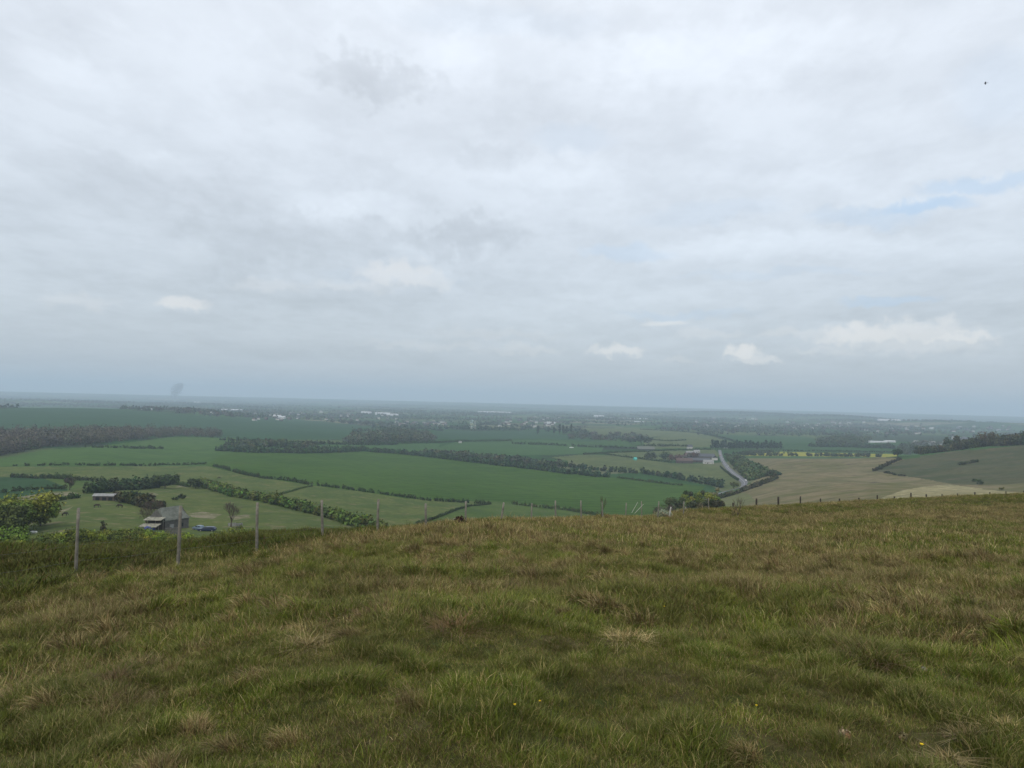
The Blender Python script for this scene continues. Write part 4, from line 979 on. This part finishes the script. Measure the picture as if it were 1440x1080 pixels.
# long white sheds and glasshouses of the far vale
HW = plain('white_sheeting', (.55, .56, .57), .6, .1, .05)
for (px, py, wpx, h, lab) in [(1234,622.5,24,4.5,'long white shed roof above the dark tree belt'), (1251,622,12,5,'shorter white shed right of the long one'), (1312,629,10,8,'white shed roof among slate roofed houses'),
    (538,583.5,20,14,'long white warehouse in the far town'), (552,585,16,12,'lower white warehouse right of the long one'), (515,582,14,14,'wide pale warehouse left of the long white one'), (683,581,22,14,'far white warehouse strip, left one of the pair'), (706,581.5,26,14,'far white warehouse strip, right one of the pair'),
    (842,586.5,14,13,'far white factory at the left end of the glasshouse strip'), (882,589,60,6,'very long pale glasshouse strip in the far vale'), (896,593.5,18,5,'short pale glasshouse below the long strip'), (333,578.5,14,12,'far white shed at the left of the hazy town'), (316,578,8,12,'small far white shed left of the bigger one'),
    (390,587,10,10,'bright white works on the edge of the hazy town'), (397,588.5,8,9,'low white works right of the bright ones'), (775,596,12,9,'white shed on the hazy plain above the poplars'), (1250,592,26,12,'far pale strip of sheds on the ridge'), (277,567,8,14,'lone white building in the farthest haze at left'), (207,576.5,14,5,'pale strip of sheds above the teal field'),
    (302,582.5,10,8,'low white shed by the edge of the teal field'), (1310,603.5,5,9,'single bright white house on the hazy slope')]:
    p = at(px, py, 1125); r = hypot(p[0], p[1]); w = wpx*r/1000
    gabled('warehouse', p, w, min(30, max(14, w*.2)), h*.7, h, r_(random.uniform(-6, 6)), HW, HW, lab, 'shed', door=False, over=.5)
def town(x0, x1, y0, y1, n, label, group, sizes=(9, 15), white=.5):
    for k in range(n):
        p = at(random.uniform(x0, x1), random.uniform(y0, y1), 1125); r = hypot(p[0], p[1]); s = max(1, r/3600)
        wl = RENDER if random.random() < white else BRICK
        gabled('house', p, random.uniform(*sizes)*s, 9*s, 5*s, 8.5*s, random.uniform(-.6, .6), wl, random.choice([SLATE, TILE, TIN]), label, 'house', group, door=False)
town(555, 628, 594, 600, 30, 'small pale house in the hazy village above the grey green wood', 'houses of the hazy village', white=.6)
town(480, 560, 580, 592, 24, 'tiny house in the far town below the long white warehouses', 'houses of the far town')
town(345, 480, 580, 592, 36, 'tiny house in the far town at the edge of the teal field', 'houses at the teal field')
town(700, 790, 588, 601, 34, 'tiny house in the misty village left of the poplars', 'houses left of the poplars', white=.6)
town(975, 1065, 588, 602, 40, 'tiny house on the wooded low hill in the haze', 'houses on the low hill', white=.6)
town(1105, 1215, 594, 604, 34, 'tiny pale house on the far slope above the dark tree belt', 'houses on the far slope', white=.6)
town(1285, 1330, 623, 630, 20, 'small slate roofed house in the estate beyond the down', 'houses of the estate', white=.5)
town(1340, 1372, 617, 622, 14, 'small pale house left of the crest wood', 'houses left of the crest wood', white=.7)
town(1215, 1300, 600, 612, 16, 'tiny house scattered on the hazy slope at right', 'scattered houses at right', white=.6)
town(1330, 1430, 600, 608, 16, 'tiny pale house high on the hazy slope at right', 'high houses at right', white=.7)
town(300, 345, 577, 583, 12, 'tiny pale house beside the far white sheds at left', 'houses at the left sheds', white=.6)

# ------------------------------------------------------------------ animals
def skinned(name, verts, edges, mat, loc, rz, label, cat, s=1.0):
    me = bpy.data.meshes.new(name); me.from_pydata([tuple(c*s for c in v[:3]) for v in verts], edges, []); me.materials.append(mat)
    o = bpy.data.objects.new(name, me); COL.objects.link(o); o.location = [float(v) for v in loc]; o.rotation_euler = (0, 0, rz)
    o.modifiers.new('skin', 'SKIN')
    if not me.skin_vertices: 
        with bpy.context.temp_override(object=o, active_object=o): bpy.ops.mesh.customdata_skin_add()
    for k, v in enumerate(verts):
        me.skin_vertices[0].data[k].radius = (v[3]*s, (v[4] if len(v) > 4 else v[3])*s)
    me.skin_vertices[0].data[0].use_root = True
    m = o.modifiers.new('sub', 'SUBSURF'); m.levels = 1; m.render_levels = 1
    return tag(o, label, cat)
HORSE = [(0,0,1.15,.30,.36),(-.45,0,1.2,.29,.33),(-.8,0,1.2,.27,.28),(.45,0,1.18,.28,.33),(.8,0,1.25,.20,.24),(1.1,0,1.0,.13,.17),(1.35,0,.68,.11,.13),(1.47,0,.42,.09,.10),(1.52,0,.20,.06,.06),
    (.62,.17,.85,.10),(.64,.17,.48,.06),(.62,.17,.06,.06),(.62,-.17,.85,.10),(.60,-.17,.48,.06),(.58,-.17,.06,.06),
    (-.78,.18,.88,.15),(-.88,.18,.52,.07),(-.80,.18,.06,.06),(-.78,-.18,.88,.15),(-.90,-.18,.52,.07),(-.84,-.18,.06,.06),(-1.08,0,1.05,.05),(-1.12,0,.5,.05)]
HE = [(0,1),(1,2),(0,3),(3,4),(4,5),(5,6),(6,7),(7,8),(3,9),(9,10),(10,11),(3,12),(12,13),(13,14),(2,15),(15,16),(16,17),(2,18),(18,19),(19,20),(2,21),(21,22)]
BAY = plain('dark_bay_coat', (.035, .024, .018), .7, .2); BAY2 = plain('brown_coat', (.05, .03, .02), .7, .2)
skinned('horse', HORSE, HE, BAY, at(136, 714, 175), .2, 'dark horse grazing just below the brick field shelter', 'horse', 1.05)
skinned('horse', HORSE, HE, BAY, at(168.5, 714.5, 175), pi-.1, 'dark horse grazing right of the other, under the hedge', 'horse', 1.15)
skinned('horse', HORSE, HE, BAY, at(91, 726, 175), 1.2, 'dark horse seen end on beside the worn chalk track', 'horse', 1.0)
skinned('horse', HORSE, HE, BAY2, at(308, 673.5, 175), .1, 'lone brown horse on the brown pasture by the dotted hedge', 'horse', 1.1)
def bird():
    ph, te = ray(1386.0, 117.0); r = 150; p = np.array([r*sin(ph[0]), r*cos(ph[0]), EYE+te[0]*r]); mb = MB()
    mb.loft([[(x, w*cos(a), w*.8*sin(a)) for a in np.linspace(0, 2*pi, 8, endpoint=False)] for x, w in ((-.24,.015),(-.12,.05),(0,.07),(.12,.055),(.2,.035),(.27,.006))])
    for s in (-1, 1): mb.loft([[(c+ .08, y, z), (c+.0, y, z+.018), (c-wd, y, z), (c, y, z-.012)] for y, z, c, wd in ((s*.04,.02,.04,.12),(s*.2,.07,.06,.12),(s*.36,.06,.02,.09),(s*.5,.02,-.06,.03))])
    mb.loft([[(-.22,-.03,.005),(-.22,.03,.005),(-.22,.03,-.005),(-.22,-.03,-.005)], [(-.38,-.08,.005),(-.38,.08,.005),(-.38,.08,-.005),(-.38,-.08,-.005)]])
    o = mb.build('bird', plain('black_feathers', (.03, .03, .035), .7, .1), None, True); o.location = p; o.rotation_euler = (.12, .05, 2.6); tag(o, 'dark bird gliding alone high in the cloudy sky', 'bird')
bird()
# wind turbine on the far skyline
def turbine(px, r, H, label):
    ph, _ = ray(float(px), 580.0); x, y = r*sin(ph[0]), r*cos(ph[0]); e = empty('wind_turbine', (x, y, float(gz(x, y))), -ph[0], label, 'wind turbine')
    MB().tube([(0, 0, -3), (0, 0, H)], [3.4, 1.9], 10).build('tower', HW, e); nc = MB().box(-2.2, 2.2, -4, 6, H-1, H+3.4).build('nacelle', HW, e)
    for k in range(3):
        a = .3+k*2*pi/3; mb = MB(); S = []
        for t, w_ in ((.02, 1.6), (.2, 3.6), (.6, 2.2), (1, .5)):
            cx, cz = sin(a)*t*H*.55, H+1+cos(a)*t*H*.55; u = (cos(a), -sin(a))
            S.append([(cx+u[0]*w_/2, -5, cz+u[1]*w_/2), (cx, -5.5, cz), (cx-u[0]*w_/2, -5, cz-u[1]*w_/2), (cx, -4.6, cz)])
        mb.loft(S).build('blade', HW, e)
turbine(951, 9000, 85, 'pale wind turbine faint on the hazy skyline')
# smoke
def smoke():
    m = bpy.data.materials.new('smoke'); m.use_nodes = True; t = m.node_tree; t.nodes.clear()
    o = N(t, 'ShaderNodeOutputMaterial'); v = N(t, 'ShaderNodeVolumePrincipled'); v.inputs['Color'].default_value = (.42, .48, .54, 1); v.inputs['Density'].default_value = .018
    L(t, v.outputs[0], o.inputs['Volume'])
    ph, _ = ray(247.0, 560.0); r = 8200; x, y = r*sin(ph[0]), r*cos(ph[0]); z0 = float(gz(x, y)); S = []
    for k in range(15):
        tt = k/14; z = 1+tt*(EYE+118-z0); w_ = 12+46*math.sin(min(1, tt*1.1)*pi*.62)**1.5*(1+.22*sin(k*2.1)); w_ *= (1 if tt < .85 else (1.02-tt)/.17*.9+.1)
        cx = -18*sin(tt*5.0)+22*tt**2
        S.append([(cx+w_*cos(a)*(1+.2*sin(3*a+k)), w_*.8*sin(a), z) for a in np.linspace(0, 2*pi, 12, endpoint=False)])
    ob = MB().loft(S).build('smoke', m); ob.location = (x, y, z0); tag(ob, 'faint grey smoke plume rising above the far left skyline', 'smoke', None, 'stuff')
smoke()
# ------------------------------------------------------------------ hill grass
def grass_mat():
    m, nt, b = new_mat('grass_blades')
    a = N(nt, 'ShaderNodeAttribute', attribute_name='tint'); w = worldpos(nt)
    n1 = noise(nt, w, .55, 3); n2 = noise(nt, w, 2.6, 4); o = N(nt, 'ShaderNodeObjectInfo')
    c = mixc(nt, mapr(nt, n1, .35, .65, 0, .35), a.outputs['Color'], (.105, .085, .038))
    k = mth(nt, 'MULTIPLY', mapr(nt, n2, .3, .7, .72, 1.25), mapr(nt, o.outputs['Random'], 0, 1, .75, 1.25, False))
    v = N(nt, 'ShaderNodeVectorMath', operation='SCALE'); L(nt, c, v.inputs[0]); L(nt, k, v.inputs['Scale'])
    L(nt, v.outputs[0], b.inputs['Base Color']); b.inputs['Roughness'].default_value = .6; b.inputs['Specular IOR Level'].default_value = .12
    return m
GM = grass_mat()
TC = bpy.data.collections.new('grass tufts')
GRN = [(.088,.122,.010), (.112,.142,.013), (.064,.096,.010), (.125,.136,.016)]; STR = [(.33,.255,.105), (.24,.18,.070), (.40,.32,.16)]; BRN = [(.145,.088,.040), (.10,.064,.032), (.18,.112,.052)]; PGN = [(.165,.170,.045), (.13,.145,.035)]
def tuft(name, n, R, h0, h1, wd, lean, mix, flop=0., dome=0.):
    """mix: probabilities of green, pale green, straw, brown"""
    a = rng.random(n)*6.283; q = np.sqrt(rng.random(n))*R; bx, by = q*np.cos(a), q*np.sin(a)
    h = h0+(h1-h0)*rng.random(n)**1.4; h *= 1-.35*(q/R)**2*(dome > 0)
    la = a+rng.normal(size=n)*.9; ln = h*lean*(.35+rng.random(n)); f = rng.random(n) < flop; h = np.where(f, h*.35, h); ln = np.where(f, ln*2.2+.03, ln)
    zb = dome*(1-(q/R)**2); sa = rng.random(n)*6.283; wx, wy = np.cos(sa)*wd*.5, np.sin(sa)*wd*.5; s = .7+.6*rng.random(n); wx *= s; wy *= s
    dx, dy = np.cos(la)*ln, np.sin(la)*ln; V = np.zeros((n, 7, 3))
    for k, (t, ww) in enumerate(((0, 1), (.45, .85), (.8, .55))):
        px, py, pz = bx+dx*t**1.9, by+dy*t**1.9, zb+h*(t*1.25-.25*t*t)-.012
        V[:, 2*k] = np.stack([px-wx*ww, py-wy*ww, pz], 1); V[:, 2*k+1] = np.stack([px+wx*ww, py+wy*ww, pz], 1)
    V[:, 6] = np.stack([bx+dx, by+dy, zb+h*.93-.012], 1)
    F = np.array([(0,1,3),(0,3,2),(2,3,5),(2,5,4),(4,5,6)]); F = (np.arange(n)[:, None, None]*7+F[None]).reshape(-1, 3)
    pal = [GRN, PGN, STR, BRN]; kind = rng.choice(4, n, p=np.array(mix)/sum(mix))
    T = np.array([pal[k][rng.integers(0, len(pal[k]))] for k in kind])*(.75+.5*rng.random((n, 1)))
    o = mesh_obj(name, V.reshape(-1, 3), F, GM, tint=np.repeat(T, 7, 0)); COL.objects.unlink(o); TC.objects.link(o); return o
VAR = []
def var(*a, **k): VAR.append(tuft('tuft_%02d' % len(VAR), *a, **k))   # Collection Info sorts its children by name
# near (0-7)
NB = lambda q: int(q*1.7)
var(NB(95), .12, .012, .038, .0022, .9, (7, 2, 1.2, 1.2)); var(NB(95), .12, .014, .052, .0022, 1., (6, 2.5, 1.7, 1.2)); var(NB(90), .12, .010, .036, .0022, 1.3, (4, 1.5, 2, 2.2)); var(NB(85), .11, .014, .056, .0021, 1.5, (2.5, 1.5, 3.4, 2.4), flop=.45)
var(NB(120), .11, .04, .13, .0021, .8, (1.6, 1.2, 4.5, 2.4), dome=.04); var(NB(130), .12, .03, .10, .0023, .9, (8, 3, .8, .6), dome=.05); var(NB(110), .15, .03, .10, .0021, 1.6, (.6, .3, 3.4, 3.5), flop=.5, dome=.06); var(NB(60), .14, .012, .04, .003, 1.7, (.6, .3, 2.2, 3), flop=.6)
# middle distance (8-13)
var(130, .20, .025, .08, .0048, .9, (7, 2, .9, 1)); var(130, .20, .025, .09, .0046, 1.0, (4.5, 2, 2.2, 1.8)); var(130, .18, .05, .18, .004, .8, (2, 1.4, 3.6, 2)); var(130, .18, .05, .16, .005, .8, (7, 3, .9, .7)); var(120, .22, .03, .11, .0042, 1.4, (1.8, 1, 2.8, 3), flop=.4); var(130, .20, .04, .13, .0048, .9, (5, 3, 1.8, 1.4))
# far (14-18)
var(100, .42, .04, .13, .012, .9, (6, 2.2, 1.1, 1.2)); var(90, .42, .06, .20, .010, .8, (2.6, 1.6, 3.2, 2.2)); var(100, .42, .05, .15, .011, 1., (4.4, 2, 2, 1.9)); var(90, .40, .07, .20, .012, .8, (7.5, 3, .9, .8)); var(90, .40, .08, .26, .009, .8, (1.4, 1, 4, 1.8))
# dark rank grass (19-20)
var(90, .30, .07, .20, .012, .9, (9, .8, .1, .8)); var(90, .34, .06, .16, .012, 1.1, (8, .5, .3, 1.6))
# tussocks (21-26): straw or green mounds combed over by the wind
def tussock(n, R, h0, h1, wd, mix, wind=.10):
    var(n, R, h0, h1, wd, .8, mix, flop=.12, dome=h1*.42)
    me = VAR[-1].data; c = np.empty(len(me.vertices)*3, np.float32); me.vertices.foreach_get('co', c); c = c.reshape(-1, 3)
    c[:, 0] -= wind*np.clip(c[:, 2]/h1, 0, 1.5)**1.6; c[:, 2] *= np.clip(1-(np.hypot(c[:, 0], c[:, 1])/R)**2*.12, .4, 1); me.vertices.foreach_set('co', c.ravel())
tussock(700, .13, .05, .145, .0023, (.5, .5, 4.4, 2.8)); tussock(620, .12, .045, .12, .0023, (2.2, 1.6, 2.2, 2.4)); tussock(700, .14, .05, .14, .0024, (8, 2.4, .7, .6), .05)
tussock(420, .19, .10, .25, .0055, (.5, .6, 4.6, 2.4), .12); tussock(380, .18, .08, .20, .0055, (2, 1.6, 2.6, 2.2)); tussock(420, .19, .09, .22, .006, (8, 2.4, .8, .8), .06)
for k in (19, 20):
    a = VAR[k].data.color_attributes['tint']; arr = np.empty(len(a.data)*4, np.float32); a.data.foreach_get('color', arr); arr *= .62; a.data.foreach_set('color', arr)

def scatter(r0, r1, dens, phim=.80):
    A = phim*(r1*r1-r0*r0); n = int(A*dens); r = np.sqrt(r0*r0+(r1*r1-r0*r0)*rng.random(n)); p = (rng.random(n)*2-1)*phim
    return r*np.sin(p), r*np.cos(p), r, p
pts = []
def choose(x, y, r, p, lod):
    d1 = fbm(x/.75, y/.55, 91, 3); d2 = fbm(x/3.2+5, y/2.4, 92, 3); d3 = vnoise(x/11, y/9, 93)
    dry = (d1-.5)*1.3+(d2-.5)*1.5+(d3-.5)*.5+.5+rng.normal(size=len(x))*.10
    tall = fbm(x/.38+3, y/.38, 95, 2)+rng.normal(size=len(x))*.06; v = np.zeros(len(x), int); dk = rng.random(len(x))
    if lod == 0:
        dry = dry-.065
        v = np.where(dry < .42, np.where(dk < .55, 0, 1), np.where(dry < .58, np.where(dk < .5, 1, 2), np.where(dk < .55, 3, 2)))
        v = np.where((dry > .56) & (tall > .60), np.where(dk < .6, 4, 6), v); v = np.where((dry < .46) & (tall > .62), 5, v); v = np.where((dry > .70) & (tall < .36), 7, v)
    elif lod == 1:
        dry = dry+.035
        v = np.where(dry < .42, np.where(dk < .6, 8, 13), np.where(dry < .58, np.where(dk < .6, 9, 13), np.where(dk < .45, 12, 9)))
        v = np.where((dry > .54) & (tall > .52), 10, v); v = np.where((dry < .46) & (tall > .58), 11, v)
    else:
        dry = dry+.03
        v = np.where(dry < .42, np.where(dk < .6, 14, 17), np.where(dry < .56, np.where(dk < .6, 16, 14), np.where(dk < .6, 15, 18)))
    # dark rank grass on the left beyond and around the fence
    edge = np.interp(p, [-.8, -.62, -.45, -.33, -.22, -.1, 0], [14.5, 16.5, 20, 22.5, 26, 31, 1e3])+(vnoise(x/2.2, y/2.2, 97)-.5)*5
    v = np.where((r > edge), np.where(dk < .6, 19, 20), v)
    return v
for r0, r1, dens, lod in ((1.6, 4.5, 210, 0), (4.5, 8, 160, 0), (7.5, 11, 80, 0), (7.8, 12, 45, 1), (11, 16, 75, 1), (16, 25, 45, 1), (21, 26, 8, 2), (25, 45, 15, 2), (45, 80, 8, 2), (80, 118, 3.5, 2)):
    x, y, r, p = scatter(.4 if r0 == 1.6 else r0, r1, dens, 1.9 if r0 < 7 else (1.2 if r0 < 20 else .85)); v = choose(x, y, r, p, lod)
    if r0 >= 80: m = p > .15; x, y, r, p, v = x[m], y[m], r[m], p[m], v[m]
    pts.append(np.stack([x, y, gz(x, y), v], 1))
def tussocks(r0, r1, dens, lod):
    x, y, r, p = scatter(r0, r1, dens, 1.4 if r0 < 7 else .9); c = fbm(x/1.5+31, y/1.1, 71, 3)+rng.normal(size=len(x))*.05; g = rng.random(len(x))
    keep = c > .47; v = np.where(c > .56, np.where(g < .75, 0, 1), np.where(g < .45, 2, np.where(g < .75, 1, 0)))+(21 if lod == 0 else 24)
    edge = np.interp(p, [-.8, -.62, -.45, -.33, -.22, -.1, 0], [14, 16, 19, 21.5, 25, 30, 1e3]); keep &= r < edge
    pts.append(np.stack([x, y, gz(x, y)-.015, v], 1)[keep])
tussocks(4.0, 9, 2.3, 0); tussocks(9, 26, 2.0, 1); tussocks(26, 70, .6, 1)
A = np.concatenate(pts); print('grass instances', len(A))
def scatter_obj(name, A, label, sc0=.8, sc1=1.35, tilt=.18):
    me = bpy.data.meshes.new(name); n = len(A); me.vertices.add(n); me.vertices.foreach_set('co', A[:, :3].astype(np.float32).ravel())
    at_ = me.attributes.new('vid', 'INT', 'POINT'); at_.data.foreach_set('value', A[:, 3].astype(np.int32))
    rt = np.stack([rng.normal(size=n)*tilt, rng.normal(size=n)*tilt, np.where(A[:, 3] > 20, rng.normal(size=n)*.7, rng.random(n)*6.283)], 1).astype(np.float32)
    at_ = me.attributes.new('rot', 'FLOAT_VECTOR', 'POINT'); at_.data.foreach_set('vector', rt.ravel())
    s_ = (sc0+(sc1-sc0)*rng.random(n)).astype(np.float32); at_ = me.attributes.new('scl', 'FLOAT', 'POINT'); at_.data.foreach_set('value', s_)
    me.materials.append(GM); o = bpy.data.objects.new(name, me); COL.objects.link(o)
    g = bpy.data.node_groups.new(name+'_nodes', 'GeometryNodeTree'); g.interface.new_socket('Geometry', in_out='INPUT', socket_type='NodeSocketGeometry'); g.interface.new_socket('Geometry', in_out='OUTPUT', socket_type='NodeSocketGeometry')
    gi = g.nodes.new('NodeGroupInput'); go = g.nodes.new('NodeGroupOutput'); ip = g.nodes.new('GeometryNodeInstanceOnPoints'); ci = g.nodes.new('GeometryNodeCollectionInfo')
    ci.inputs['Collection'].default_value = TC; ci.inputs['Separate Children'].default_value = True; ci.inputs['Reset Children'].default_value = True; ip.inputs['Pick Instance'].default_value = True
    def na(nm, ty): q = g.nodes.new('GeometryNodeInputNamedAttribute'); q.data_type = ty; q.inputs['Name'].default_value = nm; return q.outputs['Attribute']
    g.links.new(gi.outputs[0], ip.inputs['Points']); g.links.new(ci.outputs[0], ip.inputs['Instance']); g.links.new(na('vid', 'INT'), ip.inputs['Instance Index'])
    g.links.new(na('rot', 'FLOAT_VECTOR'), ip.inputs['Rotation']); g.links.new(na('scl', 'FLOAT'), ip.inputs['Scale']); g.links.new(ip.outputs[0], go.inputs[0])
    md = o.modifiers.new('scatter', 'NODES'); md.node_group = g
    return tag(o, label, 'grass', None, 'stuff')
rank = (A[:, 3] == 19) | (A[:, 3] == 20)
scatter_obj('grass', A[~rank], 'rough tussocky green and straw coloured grass covering the hill')
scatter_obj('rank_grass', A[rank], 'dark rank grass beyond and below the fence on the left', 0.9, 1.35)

# small things lying in the grass
def lump(name, px, py, w, h, col, label, cat, seed):
    p = at(px, py, 1.5); mb = MB(); S = []; rs_ = np.random.default_rng(int(seed*10))
    for k in range(7):
        t = k/6; rr = math.sin(pi*(.08+.84*t))**.6
        S.append([(w/2*rr*cos(a)*(1+.25*sin(2*a+seed)+.25*(rs_.random()-.5)), w/2*.75*rr*sin(a)*(1+.2*cos(3*a+seed)+.2*(rs_.random()-.5)), (t-.45)*h) for a in np.linspace(0, 2*pi, 11, endpoint=False)])
    mb.loft(S); o = mb.build(name, plain(name+'_surface', col, .9, .5, 14)); o.location = p+np.array([0, 0, .025]); o.rotation_euler = (.1, .15, seed); return tag(o, label, cat)
lump('stone', 1300, 946, .07, .045, (.22,.20,.18), 'grey flint lying in the turf right of the middle tussock', 'stone', 1.0)
clump('dead_thistle_head', at(1187, 1040, 1.5)+np.array([0,0,.01]), .065, .055, (.15,.115,.065), 'tan tufted dead seed head in the grass, left of its darker neighbour', 'seed head', 160, .012)
clump('dead_thistle_head', at(1270, 1043, 1.5)+np.array([0,0,.01]), .055, .05, (.11,.075,.05), 'small reddish brown seed head between the tan one and the straw tuft', 'seed head', 160, .011)
lump('stone', 927, 820, .16, .08, (.20,.19,.17), 'flat grey stone high on the slope near the picture middle', 'stone', 4.2)
def wisp(px, py, R, n, label, h=(.03, .09), pal=2):
    global TC
    mix = [0, 0, 0, 0]; mix[pal] = 4; mix[3] += .6
    o = tuft('dead_tuft', n, R, h[0], h[1], .0042, 1.5, mix, flop=.6, dome=.03); TC.objects.unlink(o); COL.objects.link(o)
    o.location = at(px, py, 1.5)+np.array([0, 0, .03]); o.rotation_euler = (0, 0, random.uniform(0, 6)); tag(o, label, 'dead tuft')
wisp(1412, 1032, .13, 300, 'pale pinkish dead grass tuft at the right picture edge'); wisp(1360, 1045, .10, 220, 'pale straw tuft left of the pinkish one'); wisp(1335, 1078, .08, 160, 'pale straw tuft cut by the bottom edge at right')
wisp(885, 905, .22, 300, 'straw coloured broken tussock in the middle of the slope', (.05, .16)); wisp(1225, 930, .24, 420, 'brown and straw tussock fallen over on the right', (.05, .16), 3); wisp(530, 870, .24, 420, 'reddish brown fallen tussock left of the middle', (.05, .16), 3); wisp(640, 890, .26, 420, 'long brown tussock combed by the wind near the middle', (.08, .22), 3)
wisp(160, 965, .16, 320, 'dark brown tussock low on the left', (.05, .18), 3); wisp(90, 912, .24, 420, 'swept straw tussock on the left slope', (.08, .20)); wisp(430, 915, .22, 380, 'straw topped tussock left of the middle hollow', (.06, .16))
YEL = plain('yellow_petals', (.75, .55, .03), .6, .1); STEM = plain('flower_stem', (.06, .11, .03), .7, .1)
def flower(px, py, s, label):
    p = at(px, py, 1.5); e = empty('dandelion', p, random.random()*6, label, 'flower'); MB().tube([(0, 0, -.01), (.005, 0, .05), (.008, 0, .085)], .0018, 5).build('stem', STEM, e)
    mb = MB()
    for k in range(16):
        a = k*2*pi/16; r = s*(.8+.3*random.random()); w_ = s*.22
        mb.add([(.008, 0, .085), (.008+cos(a)*r*.6-sin(a)*w_, sin(a)*r*.6+cos(a)*w_, .095), (.008+cos(a)*r, sin(a)*r, .097), (.008+cos(a)*r*.6+sin(a)*w_, sin(a)*r*.6-cos(a)*w_, .095)], [(0, 1, 2, 3)])
    mb.build('petals', YEL, e)
flower(1298, 1070, .013, 'yellow flower at the bottom edge right of the middle'); flower(933, 862, .022, 'yellow flower halfway up the slope right of the middle'); flower(1065, 1012, .009, 'tiny yellow flower low right of the middle'); flower(725, 1012, .011, 'orange yellow flower low in the middle'); flower(758, 1006, .010, 'second orange yellow flower right of the middle one')
